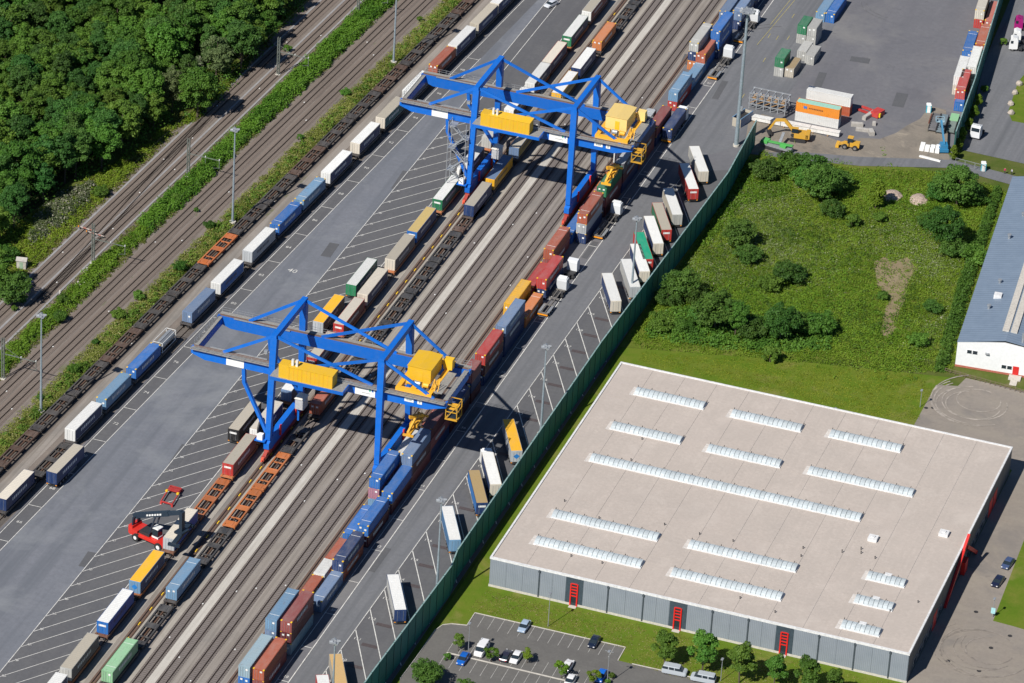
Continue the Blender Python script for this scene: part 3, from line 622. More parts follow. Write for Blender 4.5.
# ---- trailers parked in the angled bays beside the transfer train
for px, py, L, roof, side, rear, lab, lg in ((228,428,13.4,BEIGE,BLACK,BLACK,'beige-roofed black trailer parked left of the near crane leg','block'),
      (313,320.5,13.8,YEL,DGREY,SILVER,'yellow-roofed silver trailer parked beyond the near crane girder',None), (346,283.5,14,WHITE,TEAL,GREEN,'white-roofed green trailer parked beside the train, behind the yellow-roofed one',None)):
    x, y = G(px, py, 4.1); t = trailer(lab, x+1.25, y, 1.25, L, roof, side, rear, 0, 'trailers parked in the yard', logo=lg)
# ---- trailers in the angled bays along the green wall; corners are rear-left of the roof as seen
RA = R_(27.0)
def park(px, py, L, roof, side, rear, lab, logo=None, z=4.0):
    x, y = G(px, py, z); x += 1.25*math.cos(RA); y += 1.25*math.sin(RA)
    return trailer(lab, x, y, 1.2, L, roof, side, rear, RA, 'trailers parked along the green wall', logo=logo)
w1 = lambda x, y, o=(590,190): (o[0]+x/8.533, o[1]+y/8.533)
park(610.8,301.0,13.4,WHITE,NAVY,CREAM,'white trailer with dark blue sides, nearest of the row along the green wall')
park(630.0,287.0,13.6,WHITE,GREYR,SILVER,'white-roofed grey trailer, second of the row along the green wall')
park(639.5,271.5,13.6,WHITE,NAVY,CREAM,'white trailer with dark sides left of the green-roofed red one')
park(643.0,259.3,13.6,(.01,.28,.16),RED,RED,'red trailer with a green roof in the row along the green wall','block')
park(653.3,243.6,13.9,WHITE,NAVY,CREAM,'white trailer with dark blue sides between the two red-ended trailers')
park(661.6,229.9,13.9,BEIGE,GREEN,RED,'beige-roofed trailer with green sides and red end by the wall','block')
park(672.4,214.6,13.6,WHITE,BEIGE,GREYR,'white-roofed grey-ended trailer just right of the beige-roofed one',)
park(688.7,189.1,13.6,WHITE,RED,RED,'red trailer with a white roof and white lettering by the wall','block')
park(698.7,171.6,13.6,WHITE,GREYR,CREAM,'white trailer partly in the crane shadow, farthest in the row')
park(511.2,450.9,13.6,YEL,SILVER,SILVER,'yellow-roofed silver trailer with blue diamond on its rear','diamond')
park(490.2,484.4,13.6,WHITE,NAVY,CREAM,'white trailer parked beside the yellow-roofed one, cab still attached')
park(476.5,503.0,13.6,(.42,.30,.14),(.02,.15,.42),NAVY,'brown-roofed trailer with blue sides and navy rear','block')
park(449.3,540.0,13.6,WHITE,(.05,.15,.3),LBLUE,'white-roofed trailer with blue rear beside the tall light mast')
park(394.5,610.0,13.6,WHITE,GREYR,NAVY,'white-roofed trailer with a navy rear parked alone')
park(336,690.0,13.0,(.50,.33,.14),BEIGE,BEIGE,'tan-roofed trailer at the bottom edge of the row')
park(320.5,700.0,9.0,WHITE,RED,RED,'white-roofed trailer with red sides at the bottom edge','block')

# ------------------------------------------------------------------ the two portal cranes
KB = (.0,.125,.54)
m_cb = paint(KB, .48, .32, .10, dust=(.12,.20,.42)); m_cy = paint((.78,.46,.015), .5, .25); m_cyp = paint((.80,.58,.20), .55, .25); m_cyo = paint((.75,.38,.02), .5, .3)
m_deck = plain('grating_deck', (.30,.29,.27), .7, .2); m_crail = plain('trolley_rail', (.16,.10,.075), .7); m_bog = paint((.36,.045,.03), .5, .3)
m_sign = plain('sign_board', (.80,.80,.78), .5, var=.04); m_lg = plain('sign_green', (.05,.45,.28), .5); m_lb = plain('sign_blue', (.05,.16,.45), .5); m_tx = plain('sign_grey_print', (.35,.37,.36), .5)
XL, XR = -32.1, -6.85
def crane(yc, label, stairs, hx, hcol):
    t = thing('gantry_crane', label, 'gantry crane', (0, yc, .15), 0, 'gantry cranes over the tracks')
    b = lambda nm, mb, mt=m_cb, par=t, **k: put(nm, mb.mesh(nm, [mt] if not isinstance(mt, list) else mt), par, **k)
    GY = 7.5; LY = 8.7; ZT = 22.3; ZB = 19.7; ZA = 29.6; GX0, GX1 = -51.3, 7.6
    for s in (-1, 1):
        mb = MB(); y = GY*s                                   # box girder with chamfered ends and stiffener seams
        prof = [(GX0,ZT-1.5),(GX0+3.2,ZB),(GX1-4.5,ZB),(GX1,ZT-1.2),(GX1,ZT),(GX0,ZT)]
        n = len(prof); mb.add([(x,y-.55,z) for x,z in prof]+[(x,y+.55,z) for x,z in prof], [tuple(range(n)), tuple(range(2*n-1,n-1,-1))]+[(i,n+i,n+(i+1)%n,(i+1)%n) for i in range(n)])
        for k in range(7): x = GX0+7+k*7.4; mb.box(x-.06,x+.06,y-.57,y+.57,ZB+.02,ZT-.02)
        g = b('girder', mb)
        b('trolley_rail', MB().box(GX0+.6,GX1-.6,y-.15,y+.15,ZT,ZT+.16), m_crail, g)
        b('rail_strip', MB().box(GX0+.3,GX1-.3,y+.16,y+.5,ZT,ZT+.1), m_crail, g)
        wo = .45 if s > 0 else -.45                            # walkway outside the rail, with railings
        wk = MB().box(GX0+.2,GX1-.2,min(y+wo*.6,y+wo*3.6),max(y+wo*.6,y+wo*3.6),ZT-.02,ZT+.08)
        b('walkway', wk, m_deck)
        rl = MB(); ye = y+wo*3.6
        for k in range(34):
            x = GX0+.4+k*(GX1-GX0-.8)/33; rl.box(x-.03,x+.03,ye-.03,ye+.03,ZT+.08,ZT+1.15)
        for z in (ZT+.6, ZT+1.15): rl.box(GX0+.3,GX1-.3,ye-.025,ye+.025,z-.025,z+.025)
        b('railing', rl, m_galv)
        b('cable_tray', MB().box(GX0+4,XL-2,y-wo*1.5-.12,y-wo*1.5+.12,ZT+.1,ZT+.35), m_galv)
    for x, xs in ((GX0+.75, 1), (GX1-.75, -1)):               # end ties between the girders
        e = b('end_beam', MB().box(x-.55,x+.55,-GY+.56,GY-.56,ZT-1.9,ZT-.15))
        b('end_walkway', MB().box(x-.5,x+.5,-GY+.5,GY-.5,ZT-.1,ZT), m_deck)
        rl = MB()
        for k in range(10): y = -GY+1+k*(2*GY-2)/9; rl.box(x-xs*.6-.03,x-xs*.6+.03,y-.03,y+.03,ZT,ZT+1.1)
        for z in (ZT+.55, ZT+1.1): rl.box(x-xs*.6-.025,x-xs*.6+.025,-GY+.8,GY-.8,z-.025,z+.025)
        b('railing', rl, m_galv)
    for X, xt in ((XL, XL+.35), (XR, XR-.25)):
        wt, wb = (1.5, 1.15)
        for s in (-1, 1):
            lg = MB().beam((X, s*(LY+1.0), 4.6), (xt, s*LY, ZA), wb, 1.15, w2=wt, h2=1.5, upv=(0,1,0)); o = b('leg', lg)
            sx = -1 if X == XL else 1
            if X == XL:
                b('leg_strut', MB().beam((X-7.0, s*GY, ZB+.1), (X-6.7, s*(GY+.3), 16.2), .75, .85, upv=(0,1,0)).beam((X-6.7, s*(GY+.3), 16.3), (X-.5, s*(LY+.9), 6.2), .7, .8, upv=(0,1,0)))
            # platform where the leg passes the girder
            b('leg_bracket', MB().box(xt-.9, xt+.9, min(s*GY+s*.5, s*LY), max(s*GY+s*.5, s*LY), ZB+.1, ZT-.1))
        b('portal_beam', MB().beam((xt,-LY-.75,ZA+.1),(xt,LY+.75,ZA+.1),1.25,1.3))
        sl_ = MB(); y1 = LY+2.2                                # haunched sill beam between the leg feet
        pr = [(-y1,2.6),(-y1+2,1.9),(y1-2,1.9),(y1,2.6),(y1,4.0),(LY,4.9),(3,5.0),(-3,5.0),(-LY,4.9),(-y1,4.0)]; n = len(pr)
        sl_.add([(X-.62,y,z) for y,z in pr]+[(X+.62,y,z) for y,z in pr], [tuple(range(n-1,-1,-1)), tuple(range(n,2*n))]+[(i,(i+1)%n,n+(i+1)%n,n+i) for i in range(n)])
        b('sill_beam', sl_)
        for s in (-1, 1):
            bo = put('bogie', cached('cbog', lambda: MB().box(-.45,.45,-2.6,2.6,.75,1.5).box(-.55,.55,-.7,.7,1.3,2.4).beam((0,-2.4,1.1),(0,-.2,2.1),.8,.5).beam((0,2.4,1.1),(0,.2,2.1),.8,.5).mesh('bogie', [m_bog])), t, loc=(X, s*(LY+1.2), 0))
            for yy in (-2.1,-1.0,1.0,2.1):
                put('wheel', cached('cwh', lambda: MB().cyl((-.16,0,0),(.16,0,0),.42,n=12).mesh('wheel',[m_dark])), bo, loc=(0,yy,.45))
            put('buffer', cached('cbuf', lambda: MB().box(-.3,.3,-.3,.3,.6,1.5).cyl((0,.3,1.05),(0,.9,1.05),.18,n=8).mesh('buffer',[paint((.7,.10,.05),.5,.2)])), t, loc=(X, s*(LY+4.1), 0), rz=0 if s > 0 else math.pi)
        b('bogie_cover', MB().box(X+.30,X+.66,-LY+.6,LY-.6,.9,2.1).box(X-.66,X-.30,-LY+.6,LY-.6,.9,2.1).box(X-.3,X+.3,-LY+.6,-LY+.9,.9,2.1), paint((.28,.02,.03),.5,.25))
        # red storm-lock arms on the sills
        for s in (-1, 1): b('storm_lock', MB().box(X+.7,X+1.0,s*4.6-.25,s*4.6+.25,3.0,5.6), paint((.65,.03,.03),.5,.1))
    Z1 = ZA+.35; xl, xr = XL+.35, XR-.25
    for s in (-1, 1):                                          # stays
        y = s*LY; yg = s*GY
        for nm, p, q in (('stay',(xl,y,Z1),(xl-12.2,yg,ZT+.1)), ('stay',(xl,y,Z1),(xr-2.4,yg,ZT+.1)), ('stay',(xr,y,Z1),(xl+4.8,yg,ZT+.1)), ('stay',(xr,y,Z1),(xr+11.6,yg,ZT+.1))):
            b(nm, MB().beam(p, q, .38, .62))
    # the yellow electrical house on its platform in front of the near girder
    b('house_platform', MB().box(-31.2,-14.4,-LY-4.1,-LY+.2,ZT-.35,ZT-.1), m_deck); b('platform_edge', MB().box(-31.2,-14.4,-LY-4.25,-LY-4.1,ZT-.75,ZT+.0).box(-14.4,-14.2,-LY-4.2,-LY+.2,ZT-.75,ZT))
    for x in (-29.5,-25,-20.5,-16): b('platform_bracket', MB().beam((x,-GY-.5,ZB+.3),(x,-LY-3.9,ZT-.5),.2,.3))
    eh = b('electrical_house', MB().box(-27.2,-16.9,-LY-3.7,-LY-.75,ZT-.1,ZT+3.0).box(-29.3,-27.25,-LY-3.55,-LY-1.1,ZT-.1,ZT+3.15), m_cy)
    b('roof', MB().box(-27.3,-16.8,-LY-3.8,-LY-.65,ZT+3.0,ZT+3.12), m_cy, eh)
    for k in range(11): b('wall_rib', MB().box(-26.9+k*.98,-26.8+k*.98,-LY-3.74,-LY-3.7,ZT,ZT+2.95), m_cyo, eh)
    for k in range(2): b('exhaust_duct', MB().box(-26.6+k*.95,-26.1+k*.95,-LY-3.1,-LY-2.5,ZT+3.12,ZT+4.6), plain('duct_white',(.62,.62,.6),.5), eh)
    # name boards and number plates on the near girder
    ys = -GY-.57
    def board(x0, x1, z0, z1, marks):
        s_ = put('sign_board', MB().box(x0,x1,ys-.09,ys-.005,z0,z1).mesh('sign_board',[m_sign]), t)
        for (a, c, e, f, mt) in marks: put('sign_print', MB().box(x0+a*(x1-x0),x0+c*(x1-x0),ys-.105,ys-.088,z0+e*(z1-z0),z0+f*(z1-z0)).mesh('sign_print',[mt]), s_)
    board(-43.0,-38.9,ZB+.1,ZT-.15,[(.12,.3,.66,.8,m_lb)])
    board(-13.2,-8.6,ZB+.1,ZT-.15,[(.70,.78,.52,.84,m_lg),(.83,.92,.52,.84,m_lb),(.1,.6,.62,.68,m_tx),(.34,.78,.26,.33,m_tx)])
    board(-1.9,.2,ZB+1.0,ZB+2.0,[(.22,.38,.3,.7,m_tx),(.42,.58,.3,.7,m_tx),(.62,.78,.3,.7,m_tx)]); board(1.05,2.1,ZB+.95,ZB+1.95,[(.35,.65,.25,.75,m_tx)])
    # trolley on the girders: frame, machinery house, hoist drums, cab, ropes and grab spreader
    tr = put('trolley', MB().box(hx-1.2,hx+7.0,-GY-.35,-GY+.65,ZT+.35,ZT+1.15).box(hx-1.2,hx+7.0,GY-.65,GY+.35,ZT+.35,ZT+1.15).box(hx-1.2,hx-.2,-GY,GY,ZT+.3,ZT+1.2).box(hx+6.0,hx+7.0,-GY,GY,ZT+.3,ZT+1.2)
             .box(hx+1.9,hx+3.1,-GY,GY,ZT+.3,ZT+1.1).mesh('trolley',[m_cyo]), t)
    y0, y1 = -3.7, 3.5
    hs = MB().box(hx,hx+5.3,y0,y1,ZT+1.2,ZT+4.6); b('machinery_house', hs, hcol, tr)
    rf = MB().add([(hx-.15,y0-.15,ZT+4.6),(hx+5.45,y0-.15,ZT+4.6),(hx+5.45,y1+.15,ZT+4.6),(hx-.15,y1+.15,ZT+4.6),(hx+2.65,y0-.15,ZT+4.85),(hx+2.65,y1+.15,ZT+4.85)],[(0,4,5,3),(4,1,2,5),(0,1,4),(3,5,2)])
    b('house_roof', rf, hcol, tr)
    b('house_door', MB().box(hx+2.4,hx+3.5,y0-.05,y0,ZT+1.5,ZT+3.7), m_cy, tr)
    for k, xx in enumerate((hx+.6, hx+2.4, hx+4.3)): b('winch_drum', MB().cyl((xx,-5.3,ZT+1.6),(xx+1.2,-5.3,ZT+1.6),.55,n=12).box(xx-.2,xx,-5.8,-4.8,ZT+.9,ZT+2.1), m_cyo if k != 1 else m_galv, tr)
    for k in range(3): b('maintenance_hoist', MB().beam((hx+6.2+k*.8,-6.2,ZT+.8),(hx+6.7+k*.6,-5.0,ZT+3.4),.16).beam((hx+7.2,-6.2+k,ZT+.8),(hx+6.7,-5.0,ZT+3.4),.14), m_cyo, tr)
    b('trolley_platform', MB().box(hx+7.0,hx+8.9,-GY+1,3.0,ZT+1.0,ZT+1.12), m_deck, tr)
    b('resistor_box', MB().box(hx+5.6,hx+7.6,3.6,5.2,ZT+1.2,ZT+3.6), hcol, tr)
    cx, cy = GX1+1.0, -GY+1.6                                   # driver's cab: open yellow cage with a glazed cabin, beyond the girder end
    cg = MB(); z0, z1 = ZB-1.5, ZT-.5
    for i in (-1.25, 1.25):
        for j in (-1.6, 1.6): cg.box(cx+i-.08,cx+i+.08,cy+j-.08,cy+j+.08,z0,z1)
    for z in (z0, (z0+z1)/2, z1): cg.box(cx-1.25,cx+1.25,cy-1.68,cy-1.54,z-.08,z+.08).box(cx-1.25,cx+1.25,cy+1.54,cy+1.68,z-.08,z+.08).box(cx-1.33,cx-1.19,cy-1.6,cy+1.6,z-.08,z+.08).box(cx+1.19,cx+1.33,cy-1.6,cy+1.6,z-.08,z+.08)
    cg.beam((cx-1.2,cy-1.6,z0),(cx+1.2,cy-1.6,z1),.14).box(cx-1.4,cx+1.4,cy-1.8,cy+1.8,z0-.12,z0)
    b('cab_cage', cg, paint((.50,.27,.015), .55, .3), tr); b('driver_cab', MB().box(cx-.9,cx+.9,cy-1.2,cy+1.2,z0+.1,z0+2.3), m_glass, tr); b('cab_roof', MB().box(cx-1.0,cx+1.0,cy-1.3,cy+1.3,z0+2.3,z0+2.45), m_cyo, tr)
    # spreader hung on ropes near the right-hand rail
    sx, sy, sz = (hx+1.6, -1.2, 10.8) if not stairs else (hx+1.6, -.2, 9.3)
    b('spreader', MB().box(sx-.45,sx+.45,sy-4.6,sy+4.6,sz,sz+.55).box(sx-1.22,sx+1.22,sy-4.9,sy-4.5,sz-.1,sz+.35).box(sx-1.22,sx+1.22,sy+4.5,sy+4.9,sz-.1,sz+.35).box(sx-.9,sx+.9,sy-1.6,sy+1.6,sz+.5,sz+1.3)
      .beam((sx-.3,sy-4.2,sz+.4),(sx+.3,sy-1.4,sz+2.6),.45).beam((sx+.2,sy+4.0,sz+.4),(sx,sy+1.4,sz+2.6),.45).beam((sx-1.1,sy-1.2,sz+2.5),(sx+1.2,sy+1.2,sz+2.5),.7), m_cyo, tr)
    rp = MB()
    for i in (-1, 1):
        for j in (-1, 1): rp.cyl((sx+i*.8,sy+j*1.2,sz+2.6),(sx+i*1.2,sy+j*2.0,ZT+.6),.05,n=4)
    b('hoist_rope', rp, m_blk, tr, kind='stuff')
    # cable drum, cabinets and floodlights at the left leg
    b('leg_platform', MB().box(XL-2.6,XL-.2,-LY-2.8,-LY-.6,4.5,4.7), m_cb); b('control_cabinet', MB().box(XL-2.2,XL-.9,-LY-2.4,-LY-1.3,4.7,6.0), m_sign)
    b('cable_drum', MB().cyl((XL-2.4,-LY+.2,6.4),(XL-2.1,-LY+.2,6.4),2.1,n=28).cyl((XL-2.5,-LY+.2,6.4),(XL-.5,-LY+.2,6.4),.35,n=10), m_blk)
    b('floodlight', MB().box(XL-1.9,XL-1.1,-LY-.4,-LY+.3,ZT+3.0,ZT+3.7).box(XL-1.1,XL-.6,-LY-.1,-LY+.1,ZT+3.2,ZT+3.4), m_galv)
    for k in range(5):
        b('floodlight', MB().box(GX0+6+k*10.5,GX0+6.6+k*10.5,GY+.7,GY+1.2,ZB-.3,ZB+.1), m_galv)
    b('service_cabin', MB().box(XL+1.4,XL+3.4,LY-6.3,LY-3.7,6.0,8.6), plain('cabin_grey',(.42,.42,.43),.5)); b('cabin_roof', MB().add([(XL+1.2,LY-6.5,8.6),(XL+3.6,LY-6.5,8.6),(XL+3.6,LY-3.5,8.6),(XL+1.2,LY-3.5,8.6),(XL+2.4,LY-5,9.7)],[(0,1,4),(1,2,4),(2,3,4),(3,0,4)]), plain('cabin_roof_pale',(.62,.58,.52),.6))
    b('cabin_post', MB().box(XL+1.6,XL+2.0,LY-5.2,LY-4.8,2.5,6.0), m_cb)
    if stairs:                                                 # zig-zag stair tower of galvanised steel on the near left leg
        z = 5.0; k = 0
        while z < ZB-.5:
            x0, x1 = XL-4.6, XL-1.3; y = -LY-.6 if k % 2 else -LY-1.9
            st = MB(); nst = 9; a, c = (x0, x1) if k % 2 else (x1, x0)
            for i in range(nst): f = (i+.5)/nst; xx = a+(c-a)*f; st.box(xx-.17,xx+.17,y-.45,y+.45,z+f*2.9,z+f*2.9+.05)
            st.beam((a,y-.5,z),(c,y-.5,z+2.9),.06,.25).beam((a,y+.5,z),(c,y+.5,z+2.9),.06,.25).beam((a,y-.5,z+1),(c,y-.5,z+3.9),.05,.05)
            b('stair_flight', st, m_galv)
            b('stair_landing', MB().box(c-.9,c+.9,-LY-2.6,-LY+.1,z+2.85,z+2.95).box(c-.9,c+.9,-LY-2.62,-LY-2.56,z+3.9,z+3.96).box(c-.9,c-.84,-LY-2.6,-LY,z+3.9,z+3.96), m_galv)
            z += 2.95; k += 1
        for xx in (XL-5.4, XL-.9):
            for yy in (-LY-2.6, -LY+.1): b('stair_post', MB().beam((xx,yy,4.6),(xx,yy,z+1.1),.14), m_galv)
        br = MB()
        for q in range(5): br.beam((XL-5.4,-LY-2.6,4.6+q*3),(XL-.9,-LY-2.6,7.6+q*3),.08)
        b('stair_bracing', br, m_galv, kind='stuff')
    return t
crane(-60.7, 'blue gantry crane nearer the camera, with gold machinery house', False, -3.0, m_cy)
crane(70.2, 'blue gantry crane farther away, with pale yellow machinery house and stair tower', True, -.8, m_cyp)
# crane 1 machinery house is a stronger yellow; crane 2 faded

# ------------------------------------------------------------------ noise barriers
m_teal = paint((.008,.17,.145), .55, .15, dust=(.05,.22,.2)); m_post = paint((.02,.10,.09), .5, .2)
def barrier(name, label, pts, h, n_per=4.0):
    t = thing(name, label, 'noise barrier', (*pts[0], 0))
    for (x0, y0), (x1, y1) in zip(pts[:-1], pts[1:]):
        L = math.hypot(x1-x0, y1-y0); n = max(1, round(L/n_per)); rz = math.atan2(y1-y0, x1-x0); s = L/n; s = round(s, 2)
        pm = cached(('bp', s, h), lambda: MB().box(.07,s-.07,-.09,.09,.15,h*.36).box(.07,s-.07,-.07,.07,h*.36,h*.68).box(.07,s-.07,-.09,.09,h*.68,h).mesh('panel', [m_teal]))
        qm = cached(('bq', h), lambda: MB().box(-.09,.09,-.16,.16,0,h+.12).mesh('post', [m_post]))
        for k in range(n):
            x = x0-pts[0][0]+(x1-x0)*k/n; y = y0-pts[0][1]+(y1-y0)*k/n
            put('panel', pm, t, loc=(x, y, 0), rz=rz); put('post', qm, t, loc=(x, y, 0), rz=rz)
        cp = put('capping', MB().box(0,L,-.14,.14,h,h+.1).mesh('capping', [plain('capping_grey_green',(.22,.33,.32),.5)]), t, loc=(x0-pts[0][0], y0-pts[0][1], 0), rz=rz)
    return t
barrier('noise_barrier', 'long green noise wall between the trailer bays and the grass', [(20.8,-250),(21.6,-150),(22.9,-106.5),(22.0,-100),(22.3,-4),(24.8,88),(23.2,118)], 7.2)
barrier('noise_barrier', 'green noise wall beside the container row at upper right', [G(953,157),G(972,104),G(1003,0),G(1040,-110)], 7.0)

# ------------------------------------------------------------------ the large warehouse
WX0, WX1, WY0, WY1, WH = 29.2, 119.5, -99.6, -10.6, 7.2
m_clad = bpy.data.materials.new('ribbed_grey_cladding')
def _clad(m, c0, c1, sc_):
    n, l, p = nodes_of(m); v = wpos(n)
    wv = n.new('ShaderNodeTexWave'); wv.bands_direction = 'X' if sc_ > .5 else 'Y'; wv.inputs['Scale'].default_value = sc_; l.new(v, wv.inputs['Vector'])
    d = noise(n, l, v, .4, 4); c = mixc(n, l, mrange(n, l, d, .3, .7), c0, c1)
    c = mixc(n, l, mrange(n, l, wv.outputs['Fac'], 0, .5, .35, 0), c, tuple(x*.6 for x in c0)); l.new(c, p.inputs['Base Color'])
    p.inputs['Roughness'].default_value = .5; bump(n, l, wv.outputs['Fac'], .4, .04, p)
_clad(m_clad, (.22,.25,.29), (.25,.28,.32), .8)
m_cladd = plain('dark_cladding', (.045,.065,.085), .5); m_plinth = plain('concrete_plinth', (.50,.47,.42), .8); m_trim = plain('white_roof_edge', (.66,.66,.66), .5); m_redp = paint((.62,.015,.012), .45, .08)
m_roof = ground_mat('gravel_roof', [(.48,.42,.375),(.53,.465,.415),(.45,.40,.36)], (.03,.15,1.3), streak=((.9,.05,1),(.42,.37,.33),.75), blotch=[(.10,(.56,.50,.45),.53,.70,.4),(.05,(.46,.40,.36),.52,.70,.5),(.5,(.42,.365,.325),.66,.74,.5)], bumpd=.02)
m_seam = plain('roof_seam', (.36,.33,.30), .9); m_seal = plain('pale_sealant', (.56,.52,.485), .8)
def _sky(name, c0, c1):
    m = bpy.data.materials.new(name); n, l, p = nodes_of(m); v, ob, rn = objvec(n, l)
    c = mixc(n, l, mrange(n, l, noise(n, l, v, 1.2, 4), .35, .7), c0, c1); hv = n.new('ShaderNodeHueSaturation'); l.new(c, hv.inputs['Color'])
    l.new(mrange(n, l, rn, 0, 1, .9, 1.08), hv.inputs['Value']); l.new(hv.outputs[0], p.inputs['Base Color']); p.inputs['Roughness'].default_value = .3; return m
m_poly = _sky('milky_polycarbonate', (.40,.45,.475), (.53,.575,.59))
wh = thing('warehouse', 'large flat-roofed grey warehouse with rows of white barrel skylights', 'warehouse', (WX0, WY0, 0))
def wp(name, mb, mats, par=wh, **k): return put(name, mb.mesh(name, mats if isinstance(mats, list) else [mats]), par, **k)
Wd, Dp = WX1-WX0, WY1-WY0
body = MB().box(0, Wd, 0, Dp, 0, WH-.25); wp('wall_core', body, m_clad)
# roof laid in sheets with open seams between them
nx, ny = 12, 6
for i in range(nx):
    for j in range(ny):
        x0, x1 = .3+(Wd-.6)*i/nx, .3+(Wd-.6)*(i+1)/nx; y0, y1 = .3+(Dp-.6)*j/ny, .3+(Dp-.6)*(j+1)/ny
        rs = cached('rs', lambda: MB().box(0, x1-x0-.05, 0, y1-y0-.05, 0, .05).mesh('roof_sheet', [m_roof]))
        put('roof_sheet', rs, wh, loc=(x0, y0, WH-.25+rnd.uniform(0,.012)))
for a in (MB().box(-.12,Wd+.12,-.12,.3,WH-.45,WH+.02), MB().box(-.12,Wd+.12,Dp-.3,Dp+.12,WH-.45,WH+.02), MB().box(-.12,.3,.3,Dp-.3,WH-.45,WH+.02), MB().box(Wd-.3,Wd+.12,.3,Dp-.3,WH-.45,WH+.02)): wp('parapet', a, m_trim)
wp('plinth', MB().box(-.10,Wd+.10,-.10,-.002,0,.55), m_plinth)
pipes = [G(x, y, 7)[0]-WX0 for x, y in ((540,569),(609,584.5),(644,593),(713,609),(749,617.5),(820,633),(855.5,642),(891,650))]
doors = [G(x, y, 0)[0]-WX0 for x, y in ((573,606),(677,629),(783,654))]
edges = sorted([0.0]+pipes+[d-1.9 for d in doors]+[d+1.9 for d in doors]+[Wd])
for a, c in zip(edges[:-1], edges[1:]):
    mid = (a+c)/2; dk = any(abs(mid-d) < 1.5 for d in doors)
    nseg = 1 if dk else max(1, round((c-a)/3.8))
    for k in range(nseg):
        q0 = a+(c-a)*k/nseg+.04; q1 = a+(c-a)*(k+1)/nseg-.04
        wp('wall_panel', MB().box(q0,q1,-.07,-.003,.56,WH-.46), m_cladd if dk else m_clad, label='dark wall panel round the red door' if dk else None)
for x in pipes: wp('downpipe', MB().box(x-.13,x+.13,-.26,-.072,.3,WH-.35).box(x-.22,x+.22,-.34,-.072,WH-.9,WH-.5), plain('pipe_dark',(.06,.075,.09),.5))
for x in doors:
    d = wp('door', MB().box(x-.55,x+.55,-.11,-.075,.1,2.3), m_glass); f = MB()
    for q in (-.72, .72): f.box(x+q-.13,x+q+.13,-.30,-.072,.05,5.4)
    for z in (2.45, 3.2, 3.95, 4.65, 5.4): f.box(x-.6,x+.6,-.28,-.072,z-.1,z+.1)
    wp('door_frame', f, m_redp, d); wp('window_strip', MB().box(x-.56,x+.56,-.12,-.074,2.55,5.3), m_glass, d)
    wp('door_step', MB().box(x-.8,x+.8,-1.1,-.12,0,.12), m_plinth)
# east side: dark cladding, window bands, red portal frame leaning over the entrance
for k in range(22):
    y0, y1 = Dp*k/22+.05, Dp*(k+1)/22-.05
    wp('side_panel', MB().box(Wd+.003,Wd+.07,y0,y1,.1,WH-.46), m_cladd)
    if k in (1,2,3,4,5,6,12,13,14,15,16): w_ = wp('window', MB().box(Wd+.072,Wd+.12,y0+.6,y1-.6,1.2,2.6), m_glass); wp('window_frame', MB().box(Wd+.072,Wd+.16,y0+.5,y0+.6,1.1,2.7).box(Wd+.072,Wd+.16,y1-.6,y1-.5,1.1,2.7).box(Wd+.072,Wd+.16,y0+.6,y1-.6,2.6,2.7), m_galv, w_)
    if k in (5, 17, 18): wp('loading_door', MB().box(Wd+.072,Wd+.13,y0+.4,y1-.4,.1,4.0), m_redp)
ye = G(965, 545, 7)[1]-WY0
wp('entrance_frame', MB().beam((Wd+.35,ye-15,.2),(Wd+.5,ye-1.6,WH-.6),.5,.8).beam((Wd+.6,ye+.6,WH-.8),(Wd+1.2,ye+9,.2),.5,.8).box(Wd+.1,Wd+1.0,ye-1.0,ye+1.6,.1,3.2), m_redp)
wp('red_fin', MB().beam((Wd+.35,ye-2.4,WH-1.2),(Wd+.55,ye+1.6,WH+1.5),.55,1.0), m_redp)
# barrel skylights, each a row of curved segments on a kerb
SK = [(36.2,52.2,-21.6),(36.0,51.9,-38.0),(36.0,96.6,-52.8),(58.7,74.7,-22.1),(58.2,74.7,-38.6),(81.1,97.2,-21.5),(81.0,104.4,-38.5),(35.8,59.2,-78.0),(35.8,59.2,-89.5),(66.0,89.5,-77.8),(65.9,89.7,-89.7),(103.9,112.0,-74.3),(103.9,112.0,-84.1),(103.9,112.0,-94.5)]
def arc_seg(wd):
    mb = MB(); n = 8; hw = 1.45; hh = .75; vs = []
    for x in (0, wd):
        for i in range(n+1): a = math.pi*i/n; vs.append((x, -hw*math.cos(a), .25+hh*math.sin(a)))
    fs = [(i, i+1, n+2+i, n+1+i) for i in range(n)]+[tuple(range(n, -1, -1)), tuple(range(n+1, 2*n+2))]
    me = mb.add(vs, [f[::-1] for f in fs]).mesh('barrel_segment', [m_poly]); return me
for k, (a, c, y) in enumerate(SK):
    L = c-a; n = max(3, round(L/1.06)); s = L/n
    sk = put('skylight', cached(('kb', round(L,1)), lambda: MB().box(-.15,L+.15,-1.6,1.6,-.05,.25).mesh('skylight', [m_trim])), wh, loc=(a-WX0, y-WY0, WH-.2))
    for i in range(n):
        seg = put('barrel_segment', cached(('as', round(s,3)), lambda: arc_seg(s-.09)), sk, loc=(i*s+.045, 0, 0))
    ri = MB()
    for i in range(0, n+1, 3):
        ri.box(i*s-.05,i*s+.05,1.46,1.75,.2,.75)
    put('opener_arms', ri.mesh('opener_arms', [m_blk]), sk, kind='stuff')
    put('sealant_patch', cached('sp_', lambda: MB().prism([(-1.1,-1.9),(.4,-1.95),(.4,1.95),(-1.0,1.9)],.052,.058).mesh('sealant_patch', [m_seal])), sk)
    if k in (11, 12, 13): put('raised_hatch', MB().box(L*.42,L*.60,.3,1.3,1.0,1.08).mesh('raised_hatch', [m_trim]), sk)
